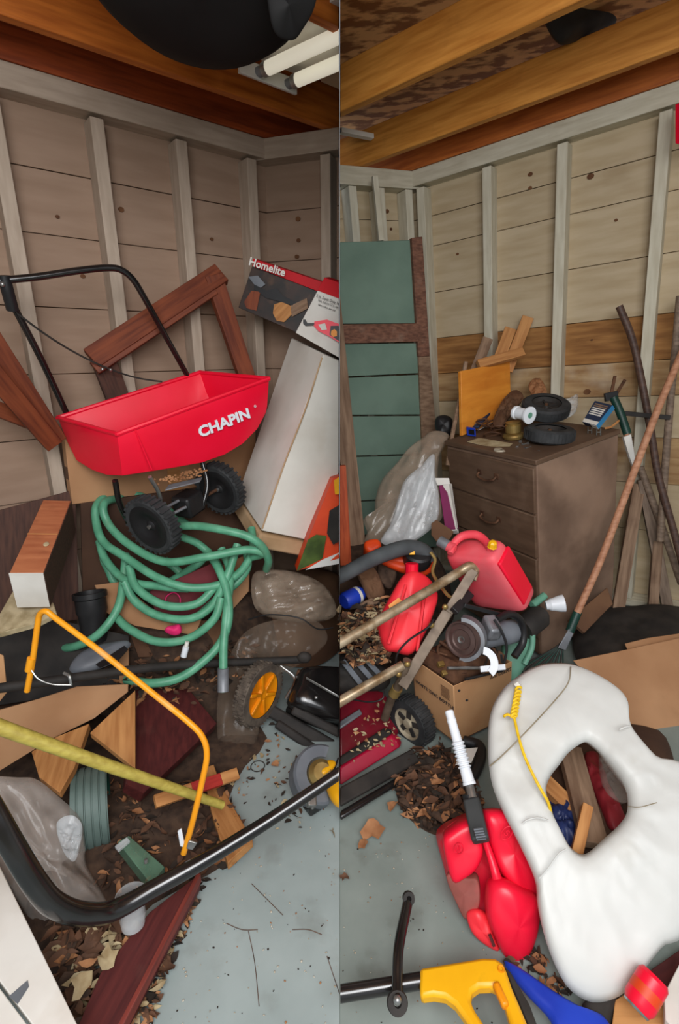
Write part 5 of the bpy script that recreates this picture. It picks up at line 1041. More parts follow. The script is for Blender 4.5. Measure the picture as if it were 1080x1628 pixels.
for k in range(21):
    for j in range(4): fs.append((k * 4 + j, (k + 1) * 4 + j, (k + 1) * 4 + (j + 1) % 4, k * 4 + (j + 1) % 4))
fs += [(0, 1, 2, 3), (87, 86, 85, 84)]
MB().add(vs, fs, frame(c, V((.75, -.4, -.15)), nrm)).build('upper_guard', grey_mt, t, smooth=35)
m0, m1 = V((0.5398, 1.66, 0.4747)), V((0.7017, 1.74, 0.4535))
Mx = frame(m0, (m1 - m0).orthogonal(), m1 - m0); Lm = (m1 - m0).length
MB().lathe([(.02, -.02), (.042, -.01), (.046, .02), (.044, Lm * .5), (.048, Lm * .55), (.046, Lm * .9), (.03, Lm), (0, Lm)], Mx, 24, False).build('motor_housing', grey_pl, t)
MB().box(-.02, -.05, -.03, .03, .03, .03, frame(V((0.5523, 1.64, 0.5347)), V((1, .2, 0)), V((0, -.4, 1)))).build('gear_case', grey_mt, t, bevel=.010)
pole('rear_handle', [V((0.5779, 1.64, 0.5583)), V((0.6416, 1.68, 0.5592)), V((0.6964, 1.7, 0.5103)), V((0.7021, 1.68, 0.4404)), V((0.6594, 1.64, 0.4005))], .014, black_pl, t, 12)
pole('power_cord', [V((0.5548, 1.6, 0.5812)), V((0.5793, 1.58, 0.5446)), V((0.6003, 1.57, 0.4839)), V((0.5913, 1.56, 0.4067))], .005, black_pl, t, 8)
vs = []; fs = []
for k in range(12):
    a = math.radians(-70 + 130 * k / 11)
    for r_ in (.030, .056): vs += [(r_ * math.cos(a), r_ * math.sin(a), 0), (r_ * math.cos(a), r_ * math.sin(a), .004)]
for k in range(11):
    i = k * 4; j = i + 4
    fs += [(i, i + 2, j + 2, j), (i + 1, j + 1, j + 3, i + 3), (i, j, j + 1, i + 1), (i + 2, i + 3, j + 3, j + 2)]
fs += [(0, 1, 3, 2), (44, 46, 47, 45)]
MB().add(vs, fs, frame(V((0.4925, 1.5, 0.4691)), V((1, .1, .35)), V((-.3, -1, .5)))).build('depth_quadrant', white_pl, t)
bar('depth_slot', V((0.5473, 1.475, 0.5209)), V((0.555, 1.475, 0.4863)), .008, .002, black_pl, t, hint=V((-.3, -1, .5)))
bar('quadrant_foot', V((0.487, 1.49, 0.4507)), V((0.5768, 1.5, 0.4539)), .02, .006, white_pl, t, hint=V((-.3, -1, .5)))
t = thing('bar_clamp', 'black clamp jaw poking out under the tipped fuel can', 'clamp', V((0.465, 1.66, 0.5861)))
bar('jaw', V((0.4082, 1.6, 0.6141)), V((0.484, 1.68, 0.6429)), .03, .02, black_pl, t, hint=V((-.3, -1, .4))); bar('arm', V((0.4477, 1.62, 0.6284)), V((0.6139, 1.68, 0.5539)), .016, .010, black_pl, t, hint=V((-.3, -1, .4)))

# mint jug, bottle
t = thing('mint_jug', 'mint green plastic jug standing behind the junk carton', 'jug', V((0.7689, 1.8, 0.1674)))
MB().cushion([V((0.7131, 1.86, 0.4319)), V((0.7674, 1.87, 0.4469)), V((0.8047, 1.86, 0.4112)), V((0.8075, 1.83, 0.3608)), V((0.7822, 1.79, 0.2969)), V((0.734, 1.75, 0.2347)), V((0.7024, 1.73, 0.2042)), V((0.6649, 1.74, 0.2269)), V((0.6817, 1.84, 0.3695))], hf=.03, hb=.05).build('jug_body', mint, t)
pole('jug_handle', [V((0.7635, 1.83, 0.4492)), V((0.7821, 1.8, 0.4174)), V((0.7786, 1.77, 0.3545)), V((0.7438, 1.74, 0.2983))], .011, mint, t)
t = thing('spray_bottle', 'dark bottle with white cone cap and mint collar right of the tipped fuel can', 'bottle', V((0.8137, 1.85, 0.3933)))
c0, c1 = V((0.7928, 1.84, 0.4288)), V((0.9256, 1.92, 0.4789)); d = (c1 - c0); Mx = frame(c0, d.orthogonal(), d); Lm = d.length
MB().lathe([(0, -.05), (.045, -.05), (.05, -.03), (.05, .05), (.03, .075), (.02, .08)], Mx, 20).build('bottle_body', black_rough, t)
Mc = frame(V((0.8712, 1.88, 0.4885)), (V((0.9386, 1.88, 0.4944)) - V((0.8712, 1.88, 0.4885))).orthogonal(), V((0.9318, 1.86, 0.4818)) - V((0.8645, 1.89, 0.489)))
MB().lathe([(.018, -.01), (.02, .0), (.026, .01), (.026, .016), (.034, .045), (.036, .062), (0, .064)], Mc, 18).build('cone_cap', white_pl, t, smooth=30)
pole('collar', [V((0.8029, 1.88, 0.4885)), V((0.8681, 1.92, 0.5116))], .016, mint, t)

# ---------------------------------------------------------------- cardboard and white cushion
t = thing('flattened_carton', 'big brown cardboard sheet behind the white cushion at the right', 'cardboard', V((1.2428, 1.6, -0.0214)))
slab('front_panel', [V((0.9603, 1.78, 0.2887)), V((1.1539, 1.8, 0.3202)), V((1.4683, 1.84, 0.3695)), V((1.2947, 1.46, -0.0032)), V((1.2099, 1.48, 0.0204)), V((1.1169, 1.6, 0.1295))], .006, card, t)
slab('folded_flap', [V((1.2101, 1.86, 0.3177)), V((1.3149, 1.88, 0.3327)), V((1.5122, 1.9, 0.3511)), V((1.484, 1.85, 0.3271)), V((1.2132, 1.83, 0.2975))], .006, card, t)
t = thing('white_cushion', 'large white vinyl ring cushion with a diamond hole, leaning at the right front', 'cushion', V((0.591, 0.756, 0.0825)))
zc = lambda y: .46 - (y - 1054) * (.40 / 541)
oc = [(880, 1054), (910, 1056), (942, 1068), (978, 1090), (997, 1112), (1000, 1142), (1006, 1160), (1030, 1190), (1048, 1206), (1080, 1212), (1120, 1240), (1128, 1330), (1122, 1420), (1085, 1490), (1058, 1502), (1040, 1522), (1010, 1560), (985, 1584), (952, 1594), (926, 1588), (900, 1566), (880, 1528), (866, 1488), (856, 1440), (852, 1400), (828, 1345), (800, 1290), (782, 1245), (776, 1190), (780, 1135), (798, 1098), (828, 1072), (855, 1058)]
ic = [(931, 1179), (946, 1186), (962, 1202), (980, 1224), (992, 1243), (999, 1268), (997, 1292), (984, 1312), (960, 1334), (936, 1355), (921, 1357), (905, 1343), (890, 1315), (878, 1290), (869, 1256), (876, 1234), (891, 1214), (906, 1195)]
O_ = [fr(x, y, zc(y)) for x, y in oc]; I_ = [fr(x, y, zc(y)) for x, y in ic]
MB().cushion(O_, I_, hf=.030, hb=.06, rings=18, npts=140, amp=.006, ns=9, power=5, crinkle=.008).build('vinyl_cover', vinyl, t, smooth=60)
def crease(pts, m_=None, r_=.0022, lift=.032): pole('crease', [fr(x, y, zc(y) + l) for x, y, l in pts], r_, m_ or vinyl, t, 6)
seam_m = mat('grimy_seam', (150, 138, 114), (126, 112, 88), 12, r=.6)
crease([(908, 1060, .02), (904, 1085, .040), (884, 1112, .045), (840, 1160, .046), (800, 1200, .040), (779, 1218, .02)], seam_m, .0018)
crease([(831, 1309, .036), (840, 1303, .042), (856, 1300, .044), (872, 1304, .04)])
crease([(858, 1396, .03), (872, 1380, .04), (888, 1358, .044), (900, 1350, .04)])
crease([(999, 1282, .02), (1018, 1283, .04), (1045, 1276, .044)], seam_m, .0012)
crease([(985, 1160, .036), (994, 1156, .036), (1003, 1154, .03)])
t = thing('yellow_rope', 'thin yellow rope knotted over the edge of the white cushion', 'rope', V((0.5485, 1.1174, 0.3495)))
rp = [fr(x, y, zc(y) + l) for x, y, l in ((818, 1142, .040), (826, 1176, .044), (836, 1206, .046), (850, 1236, .046), (862, 1258, .042), (872, 1276, .030), (877, 1296, .0))]
pole('rope_strand', rp, .0042, rope_y, t, 8)
pole('rope_strand', [fr(x, y, zc(y) + l) for x, y, l in ((818, 1142, .044), (808, 1136, .048), (801, 1139, .05))], .004, rope_y, t, 8)
tw = []
for k in range(36):
    u = k / 35; x = 825 - 8 * u; y = 1094 + 46 * u; p = fr(x, y, zc(y) + .03 + .016 * u); a = k * 1.35
    tw.append(p + V((math.cos(a) * .008, 0, 0)) + V((0, .2, 1)) * (.007 * math.sin(a)))
MB().tube(smoothpath(tw, 3), .0042, 7).build('knot', rope_y, t)
pole('loose_end', [fr(820, 1090, zc(1090) + .03), fr(826, 1086, zc(1086) + .036)], .008, paper, t, 8)

# seen through the hole
def under(name, poly, z, th, m_, lab, cat):
    p = [fr(x, y, zz) for (x, y), zz in zip(poly, z if isinstance(z, (list, tuple)) else [z] * len(poly))]
    o = slab(name, p, th, m_, None, away=-UPR); return tag(o, lab, cat)
o = bar('wood_offcut', V((0.7629, 1.3517, 0.2406)), V((0.7116, 1.0506, 0.1852)), .072, .03, wood_old, None, hint=V((0, -.3, 1))); tag(o, 'wide brown wood offcut seen through the cushion hole', 'offcut')
o = bar('wood_offcut', V((0.6446, 1.2641, 0.1985)), V((0.7102, 1.1658, 0.175)), .05, .03, wood_tan, None, hint=V((0, -.3, 1))); tag(o, 'tan wood offcut at the left of the cushion hole', 'offcut')
o = bar('wood_offcut', V((0.7051, 1.1071, 0.2649)), V((0.6295, 0.9948, 0.217)), .028, .03, wood_tan, None, hint=V((0, -.3, 1))); tag(o, 'narrow pale wood block standing at the bottom of the cushion hole', 'offcut')
t = MB().cushion([fr(x, y, .10) for x, y in ((866, 1268), (890, 1262), (915, 1285), (920, 1320), (912, 1362), (890, 1360), (870, 1310))], hf=.04, hb=.04, crinkle=.05, ns=14, fine=10, nrm=UP).build('blue_tarp', mat('blue_tarp', (44, 60, 112), (30, 42, 84), 10, r=.45), smooth=60); tag(t, 'crumpled blue tarp at the lower left of the cushion hole', 'tarp')
t = MB().cushion([fr(x, y, .12) for x, y in ((930, 1200), (950, 1196), (962, 1230), (985, 1285), (1000, 1310), (975, 1318), (955, 1280), (936, 1240))], hf=.03, hb=.03, crinkle=.03, ns=14, fine=8, nrm=UP).build('red_bag', mat('dull_red_bag', (150, 40, 48), (120, 28, 36), 10, r=.5), smooth=60); tag(t, 'dull red bag seen through the cushion hole', 'bag')
t = MB().cushion([fr(x, y, .15) for x, y in ((955, 1195), (975, 1192), (1000, 1235), (1004, 1270), (985, 1275), (962, 1255), (953, 1225))], hf=.03, hb=.03, crinkle=.03, ns=16, fine=8, nrm=UP).build('grey_bag', film_w, smooth=60); tag(t, 'grey plastic bag at the right of the cushion hole', 'bag')
t = MB().cushion([fr(x, y, .0) for x, y in ((850, 1180), (1050, 1170), (1060, 1330), (940, 1420), (850, 1340))], hf=.10, hb=0, nrm=UPR, amp=.02).build('dark_sacking', card_in); tag(t, 'dark brown sacking beneath the white cushion', 'sacking')

# ---------------------------------------------------------------- red mower behind the partition edge
t = thing('red_mower', 'dark red push mower with tan tube handle, partly cut off at the left', 'mower', V((0.1134, 1.4253, 0.0038)))
def mslab(nm, l, th, m_, away): slab(nm, path(l), th, m_, t, away=V(away), cut=1, bevel=.006)
mslab('deck', [(500, 1130, 1.66), (560, 1085, 1.78), (610, 1100, 1.80), (640, 1150, 1.70), (628, 1172, 1.65), (500, 1238, 1.46)], .05, deck_red, (.2, .3, -1))
mslab('deck_skirt', [(500, 1246, 1.42), (622, 1170, 1.58), (632, 1176, 1.58), (637, 1188, 1.56), (500, 1276, 1.38)], .03, mat('bright_red_skirt', (176, 18, 56), (150, 12, 44), 6, r=.35, d=(120, 90, 80), da=.05, ds=14), (.3, .8, -.2))
mslab('deck_groove', [(500, 1232, 1.45), (608, 1162, 1.61), (620, 1164, 1.61), (622, 1169, 1.59), (500, 1244, 1.43)], .03, black_rough, (.3, .8, -.2))
mslab('chrome_trim', [(500, 1172, 1.56), (572, 1126, 1.68), (576, 1134, 1.66), (500, 1186, 1.53)], .01, grey_mt, (.2, .3, -1))
bar('side_rail', V((-0.0811, 1.25, 0.0845)), V((0.2799, 1.5, 0.0679)), .05, .03, black_rough, t, hint=V((-.2, -.6, .7)), cut=1, bevel=.006)
bar('side_rail', V((-0.0798, 1.21, 0.0469)), V((0.2908, 1.47, 0.0391)), .024, .022, black_mt, t, hint=V((-.2, -.6, .7)), cut=1, bevel=.008)
c = V((0.2891, 1.66, 0.0903)); nrm = V((-.72, -.60, .22)).normalized(); M = frame(c, V((0, 0, 1)), nrm); R = .098; W = .062
tm = MB().lathe([(R * .66, -W / 2), (R * .95, -W / 2), (R, -W * .3), (R, W * .3), (R * .95, W / 2), (R * .66, W / 2)], M, 40, False)
for k in range(36): tm.box(R * .97, -.0035, -W * .46, R * 1.045, .0035, W * .46, M @ Matrix.Rotation(2 * math.pi * k / 36, 4, 'Z'))
tm.build('tyre', rubber, t, smooth=30)
hub = MB().lathe([(0, W * .5), (.018, W * .5), (.022, W * .3), (R * .55, W * .3), (R * .66, W * .48), (R * .67, -W * .4), (0, -W * .4)], M, 30, False).build('wheel_hub', mat('dusty_cream_hub', (176, 164, 140), (138, 124, 102), 16, r=.7), t)
for k in range(5): MB().box(R * .2, -.012, W * .3, R * .6, .012, W * .36, M @ Matrix.Rotation(2 * math.pi * k / 5, 4, 'Z')).build('hub_opening', black_rough, hub, bevel=.004)
pole('handle_tube', [V((-0.081, 1.4, 0.559)), V((0.0104, 1.46, 0.5792)), V((0.2207, 1.58, 0.645)), V((0.414, 1.68, 0.7142)), V((0.4673, 1.7, 0.7404)), V((0.4915, 1.705, 0.7432)), V((0.501, 1.7, 0.7252)), V((0.4888, 1.68, 0.6991))], [.0175] * 6 + [.015, .013], tan_tube, t, 14, cut=1)
bar('handle_strap', V((0.493, 1.69, 0.7348)), V((0.3789, 1.62, 0.5723)), .036, .014, strap_m, t, hint=V((-.4, -1, .3)))
bar('handle_strap', V((0.393, 1.63, 0.5975)), V((0.2261, 1.53, 0.3486)), .038, .016, strap_m, t, hint=V((-.4, -1, .3)))
pole('lower_tube', [V((-0.0847, 1.4, 0.3214)), V((0.0434, 1.46, 0.3705)), V((0.2256, 1.55, 0.4243))], .0175, tan_tube, t, 14, cut=1)
pole('lower_strut', [V((0.2428, 1.55, 0.4452)), V((0.2247, 1.56, 0.3586)), V((0.1956, 1.6, 0.2396)), V((0.1774, 1.63, 0.1277))], .016, strap_m, t, 12)
pole('strut_collar', [V((0.2143, 1.575, 0.3093)), V((0.2025, 1.585, 0.2738))], .021, brass, t, 12)
for x, y, Y in ((648, 1056, 1.53), (708, 965, 1.61), (634, 1072, 1.53), (686, 994, 1.58)): MB().ball(at(x, y, Y), .011, .009, .011).build('bolt', brass, t)
pole('hook_rod', [V((0.3595, 1.84, 0.7426)), V((0.3746, 1.82, 0.7189)), V((0.3614, 1.79, 0.6842)), V((0.372, 1.76, 0.661)), V((0.3894, 1.72, 0.6435)), V((0.4056, 1.68, 0.6326)), V((0.4221, 1.67, 0.6326))], .0065, brass, t, 8)
pole('cable', [V((0.2071, 1.58, 0.3981)), V((0.2072, 1.56, 0.4645)), V((0.2454, 1.56, 0.5212)), V((0.3096, 1.56, 0.5718)), V((0.3341, 1.58, 0.5927))], .0038, black_pl, t, 8)
MB().cushion([V((-0.0948, 1.62, 0.3426)), V((0.0123, 1.7, 0.3829)), V((0.0993, 1.72, 0.3583)), V((0.1938, 1.7, 0.2912)), V((0.1769, 1.66, 0.2392)), V((0.0481, 1.62, 0.2582)), V((-0.093, 1.56, 0.2766))], hf=.05, hb=.06, amp=.03, ns=14).build('engine', black_rough, t, cut=1)
for a, b_ in (((545, 1050, 1.60), (575, 1088, 1.58)), ((560, 1044, 1.63), (592, 1080, 1.61)), ((576, 1042, 1.65), (606, 1074, 1.63))): bar('cooling_fin', at(*a), at(*b_), .02, .008, grey_pl, t, hint=V((-.3, -.8, .6)))
pole('engine_cable', [V((0.0477, 1.6, 0.2396)), V((0.121, 1.62, 0.2122)), V((0.1709, 1.64, 0.2197)), V((0.161, 1.66, 0.2854))], .003, black_pl, t, 6)
o = pole('padded_tube', [V((-0.0894, 1.62, 0.6983)), V((0.0115, 1.68, 0.7193)), V((0.1192, 1.76, 0.7447)), V((0.2083, 1.82, 0.7561)), V((0.2748, 1.86, 0.7559)), V((0.3338, 1.88, 0.737)), V((0.3765, 1.88, 0.6987))], [.026, .027, .029, .031, .031, .028, .024], mat('grey_foam_grip', (78, 82, 84), (60, 64, 66), 10, r=.7), None, 16, cut=1); tag(o, 'grey foam-padded curved handle arching over the red cans', 'handle')

# ---------------------------------------------------------------- clutter behind the mower handle
t = thing('orange_chainsaw', 'orange-red tool casing with black cap lying under the padded handle', 'power tool', V((0.26, 1.9, 0.6142)))
MB().cushion([V((0.1576, 1.94, 0.6674)), V((0.2621, 1.94, 0.6845)), V((0.3829, 1.94, 0.6788)), V((0.3924, 1.92, 0.6335)), V((0.3332, 1.9, 0.6056)), V((0.2385, 1.9, 0.6341))], hf=.03, hb=.05).build('casing', orange_red, t)
MB().lathe([(0, .05), (.05, .048), (.058, .04), (.06, .0), (.055, -.02)], frame(V((0.3188, 1.9, 0.6902)), V((1, 0, 0)), V((.05, -.5, 1))), 22).build('black_cap', black_pl, t)
slab('yellow_tab', [V((0.2742, 1.835, 0.75)), V((0.2965, 1.835, 0.75)), V((0.2964, 1.83, 0.7361)), V((0.2742, 1.83, 0.7361))], .006, yellow, t)
t = MB().cushion([V((0.1104, 2.06, 0.6937)), V((0.1661, 2.07, 0.7016)), V((0.181, 2.04, 0.678)), V((0.1363, 2.02, 0.6567)), V((0.1093, 2.03, 0.6703))], hf=.03, hb=.11, power=3).build('orange_scrap', orange_red); tag(t, 'orange-red plastic lid below the plastic sheeting', 'lid')
t = thing('blue_drink_can', 'blue printed can lying among papers at the left of the red can', 'can', V((0.0569, 1.85, 0.496)))
c0, c1 = V((0.0205, 1.84, 0.5272)), V((0.1167, 1.92, 0.5381)); Mx = frame(c0, (c1 - c0).orthogonal(), c1 - c0)
MB().lathe([(0, -.005), (.030, -.005), (.036, .004), (.036, .075), (.028, .09), (.026, .094), (0, .092)], Mx, 22).build('can_body', blue, t)
MB().lathe([(.0364, .058), (.0364, .072)], Mx, 22, False).build('white_band', paper, t)
def rag(name, l, m_, lab, cat, hf=.03, **k):
    o = MB().cushion(path(l), hf=hf, hb=.02, crinkle=k.get('cr', .03), ns=k.get('ns', 12), fine=9).build(name, m_, smooth=50, cut=k.get('cut')); return tag(o, lab, cat)
rag('crumpled_paper', [(565, 900, 1.92), (590, 895, 1.94), (612, 940, 1.88), (596, 965, 1.84), (575, 930, 1.88)], card_dk, 'crumpled brown paper between the padded handle and the red can', 'paper')
rag('crumpled_paper', [(572, 960, 1.80), (600, 950, 1.82), (604, 968, 1.80), (594, 985, 1.77), (576, 978, 1.78)], wood_old, 'crumpled grey-brown paper right of the blue can', 'paper')
rag('corn_husk', [(540, 985, 1.74), (560, 980, 1.76), (575, 1000, 1.74), (556, 1012, 1.70), (538, 1005, 1.71)], leaf_c, 'pale dry husk on the litter below the blue can', 'husk', hf=.02, cut=1)
rag('brown_bag', [(612, 890, 1.98), (632, 905, 1.94), (622, 935, 1.9), (604, 925, 1.92), (600, 900, 1.97)], dirt, 'dull brown bag left of the upright red can', 'bag')
t = MB().cushion([V((-0.3727, 2.3572, -0.0255)), V((-0.0743, 2.6403, 0.0048)), V((0.376, 2.694, 0.0506)), V((0.6479, 2.5679, 0.0782)), V((0.532, 2.3333, 0.0664)), V((0.3043, 2.0887, 0.0433)), V((0.0595, 2.0249, 0.0184)), V((-0.2122, 2.0626, -0.0092))], hf=.52, hb=0, amp=.05, ns=6, nrm=UPR, edge=.5).build('junk_heap', dirt, cut=1); t['kind'] = 'stuff'; tag(t, 'dark heap of litter under the red cans', 'litter')

# ---------------------------------------------------------------- foreground right
t = thing('trimmer_handle', 'yellow D-shaped tool handle on a black tube at the bottom of the photo', 'tool', V((0.2817, 0.7345, 0.1013)))
hz = lambda x, y: fr(x, y, .15)
pg = [(667, 1538), (720, 1529), (768, 1521), (788, 1522), (800, 1530), (806, 1543), (814, 1568), (828, 1600), (842, 1634), (852, 1670), (816, 1670), (811, 1625), (803, 1596), (796, 1578), (786, 1567), (762, 1568), (751, 1576), (748, 1590), (756, 1606), (776, 1636), (792, 1670), (768, 1670), (745, 1626), (724, 1596), (708, 1584), (690, 1581), (668, 1584)]
slab('handle_shell', [hz(*p) for p in pg], .032, yellow, t, bevel=.008, away=-UPR)
bar('trigger', V((0.342, 0.7343, 0.1778)), V((0.3519, 0.6917, 0.1788)), .016, .02, orange_y, t, hint=UPR, bevel=.005)
MB().lathe([(.004, .003), (.007, .004), (.008, 0)], frame(hz(797, 1541), V((1, 0, 0)), UPR), 14, False).build('screw_boss', orange_y, t)
slab('rear_cover', [fr(x, y, .13) for x, y in ((803, 1538), (812, 1545), (842, 1596), (862, 1650), (850, 1650), (818, 1575))], .03, black_rough, t, away=-UPR)
pole('shaft', [V((-0.0564, 0.7398, 0.1172)), V((0, 0.7459, 0.123)), (V((0.1851, 0.7603, 0.1418)))], .0165, black_mt, t, 14, cut=1)
t = thing('black_lever', 'black steel lever with a hole at its tip, clamped on the trimmer shaft', 'lever', V((0.1416, 0.7428, 0.1072)))
pole('lever_arm', [V((0.175, 0.9132, 0.1809)), V((0.1621, 0.8748, 0.1846)), V((0.1433, 0.82, 0.1878)), V((0.1332, 0.782, 0.1867)), V((0.1276, 0.7399, 0.1761)), V((0.1241, 0.7067, 0.1707))], [.0125, .0125, .0125, .012, .012, .0125], black_mt, t, 12)
MB().lathe([(.006, .010), (.0145, .010), (.0155, .0), (.0145, -.01), (.006, -.01)], frame(V((0.1739, 0.9077, 0.1889)), V((1, 0, 0)), V((.1, -.7, .7))), 20, False).build('tip_eye', black_rough, t)
MB().lathe([(.008, .010), (.021, .010), (.023, 0), (.021, -.012), (.008, -.012)], frame(V((0.1243, 0.7072, 0.1657)), V((1, 0, 0)), V((0, -.6, .8))), 24, False).build('pivot_washer', black_rough, t)
MB().ball(V((0.122, 0.6957, 0.1957)), .009, .009, .009).build('pivot_bolt', steel, t)
t = MB().cushion([fr(x, y, .06) for x, y in ((802, 1528), (830, 1543), (876, 1575), (925, 1604), (966, 1622), (970, 1665), (900, 1665), (872, 1618), (838, 1582), (812, 1550))], hf=.018, hb=.012, nrm=UPR).build('blue_scoop', blue); tag(t, 'blue plastic scoop lying under the white cushion edge', 'scoop')
t = thing('red_drink_can', 'dented red drink can lying at the bottom right corner', 'can', V((0.6845, 0.7402, 0.1121)))
c0, c1 = V((0.6301, 0.6953, 0.1719)), V((0.6824, 0.7288, 0.2124)); d = c1 - c0; Mx = frame(c0, d.orthogonal(), d); L = d.length
MB().lathe([(.012, .006), (.022, .004), (.024, -.002), (.026, .002), (.031, .012), (.031, L * .9), (.026, L), (0, L)], Mx, 24).build('can_body', red_pl, t, smooth=30)
MB().lathe([(0, .004), (.022, .004), (.0245, -.003), (.0265, .001)], Mx, 24, False).build('can_end', steel, t)
MB().lathe([(.0313, L * .35), (.0313, L * .62)], Mx, 24, False).build('label_band', orange_red, t)
o = slab('tan_board', [fr(x, y, .05) for x, y in ((970, 1660), (978, 1590), (1000, 1575), (1056, 1592), (1058, 1660))], .02, wood_tan, None, away=-UPR); tag(o, 'tan board under the red drink can', 'board')
o = slab('white_board', [fr(x, y, .10) for x, y in ((1056, 1580), (1092, 1510), (1092, 1660), (1058, 1620))], .03, white_p, None, away=-UPR); tag(o, 'white painted board corner at the bottom right edge', 'board')
o = slab('maroon_card', [fr(x, y, .04) for x, y in ((1030, 1545), (1095, 1500), (1095, 1570), (1050, 1590))], .01, maroon, None, away=-UPR); tag(o, 'dark red card behind the red drink can', 'card')
t = MB().cushion([fr(x, y, .03) for x, y in ((925, 1600), (960, 1590), (985, 1580), (975, 1620), (962, 1660), (930, 1660))], hf=.03, hb=.02, nrm=UPR).build('black_cloth', black_rough); tag(t, 'black cloth between the blue scoop and the tan board', 'cloth')
t = thing('black_bracket', 'black plastic bracket with paper tag beside the white bellows nozzle', 'bracket', V((0.5001, 1.4866, 0.0431)))
pole('bracket_arm', [V((0.4721, 1.5509, 0.0905)), V((0.5208, 1.5201, 0.0954)), V((0.5097, 1.4605, 0.0943)), V((0.4709, 1.3962, 0.0904)), V((0.4419, 1.3666, 0.0874))], .02, black_pl, t)
slab('paper_tag', [V((0.4494, 1.483, 0.1183)), V((0.504, 1.4831, 0.1239)), V((0.4648, 1.4167, 0.1199)), V((0.4065, 1.4114, 0.114))], .003, paper, t, away=-UPR)

# ---------------------------------------------------------------- ceiling things, right
t = MB().cushion([V((0.7688, 2.35, 2.6854)), V((0.8358, 2.4, 2.7258)), V((0.9498, 2.45, 2.7572)), V((1.0585, 2.5, 2.769)), V((1.1048, 2.5, 2.7451)), V((1.0093, 2.45, 2.6887)), V((0.9015, 2.4, 2.6332)), V((0.8393, 2.36, 2.6105)), V((0.7934, 2.35, 2.6402))], hf=.05, hb=.03).build('black_hat', black_rough); tag(t, 'black felt-like bundle resting on the right-hand joists', 'bundle')
t = slab('red_sign', [V((1.313, 2.36, 2.4157)), V((1.3373, 2.3, 2.4144)), V((1.3602, 2.28, 2.245)), V((1.3281, 2.34, 2.2794))], .02, red_pl, None); tag(t, 'red plastic object hung high at the right edge of the wall', 'hanging object')
# ================================================================ LEAVES AND DEBRIS
def leafmesh(name, s, rnd, m_):
    n = 11; vs = []; fs = []
    for k in range(n):
        a = 2 * math.pi * k / n; r_ = s * (1 if k % 2 == 0 else .7) * rnd.uniform(.65, 1.2)
        x, y = r_ * math.cos(a), r_ * .8 * math.sin(a); vs.append((x, y, s * .35 * (abs(math.sin(a)) - .3) + rnd.uniform(0, .2) * s))
    vs.append((0, 0, 0))
    for k in range(n): fs.append((k, (k + 1) % n, n))
    me = bpy.data.meshes.new(name); me.from_pydata(vs, [], fs); me.shade_smooth(); me.materials.append(m_); return me
rl = random.Random(42)
kinds = [leafmesh('dry_leaf', .038, rl, m_) for m_ in (leaf_a, leaf_a, leaf_b, leaf_c, leaf_b)]
def leafthing(p, up, s, k, lab, group=None):
    o = bpy.data.objects.new('dry_leaf', kinds[k]); COL.objects.link(o)
    o.matrix_basis = Matrix.Translation(p + up * .008) @ up.to_track_quat('Z', 'Y').to_matrix().to_4x4() @ Matrix.Rotation(rl.uniform(0, 6.28), 4, 'Z') @ Matrix.Rotation(rl.uniform(-.4, .4), 4, 'X') @ Matrix.Scale(s, 4)
    o['label'] = lab; o['category'] = 'leaf'
    if group: o['group'] = group
def leafpile(name, label, polyfn, N, smin, smax, mats, seed, up=UP, hz=.05, chips=False):
    r = random.Random(seed); mb = MB(); per = []
    for i in range(N):
        p = polyfn(r); s = r.uniform(smin, smax)
        M = Matrix.Translation(p + up * (r.random() ** 2 * hz + .003)) @ up.to_track_quat('Z', 'Y').to_matrix().to_4x4() @ Matrix.Rotation(r.uniform(0, 6.28), 4, 'Z') @ Matrix.Rotation(r.gauss(0, .5 if not chips else .2), 4, 'X')
        k0 = len(mb.f)
        if chips: mb.ball(V((0, 0, 0)), s, s * r.uniform(.4, .9), s * .4, 6, 4, M)
        else:
            w_ = r.uniform(.35, .6); cu = r.uniform(.1, .9); be = r.uniform(-.5, .5)
            pts = [(-1, 0), (-.5, -.8), (.1, -1), (.6, -.6), (1.15, 0), (.55, .65), (.05, 1), (-.55, .75), (-.35, 0), (.3, 0)]
            vs = [(s * x * r.uniform(.8, 1.15), s * w_ * y * r.uniform(.7, 1.2), s * (cu * w_ * abs(y) + be * x * x + .06)) for x, y in pts]
            mb.add(vs, [(0, 1, 8), (1, 2, 9, 8), (2, 3, 9), (3, 4, 9), (4, 5, 9), (5, 6, 9), (6, 7, 8, 9), (7, 0, 8)], M)
        mi = r.randrange(len(mats)); per += [mi] * (len(mb.f) - k0)
    xs = [q.x for q in mb.v]; ys = [q.y for q in mb.v]; zs = [q.z for q in mb.v]
    c = V((sum(xs) / len(xs), sum(ys) / len(ys), min(zs)))
    me = bpy.data.meshes.new(name); me.from_pydata([tuple(q - c) for q in mb.v], [], mb.f)
    for m_ in mats: me.materials.append(m_)
    me.polygons.foreach_set('material_index', per); me.shade_smooth()
    o = bpy.data.objects.new(name, me); COL.objects.link(o); o.location = c; o['kind'] = 'stuff'
    if label: tag(o, label, 'litter')
    return o
def inpoly(pts, z=0.0, right=False, noisy=0.0):
    P = [V(q) for q in pts]
    tri = [(P[0], P[i], P[i + 1]) for i in range(1, len(P) - 1)]; ar = [((b - a).cross(c - a)).length for a, b, c in tri]; S = sum(ar)
    def f(r):
        x = r.random() * S; i = 0
        while x > ar[i] and i < len(ar) - 1: x -= ar[i]; i += 1
        u, v = r.random(), r.random()
        if u + v > 1: u, v = 1 - u, 1 - v
        a, b, c = tri[i]; return a + (b - a) * u + (c - a) * v
    return f
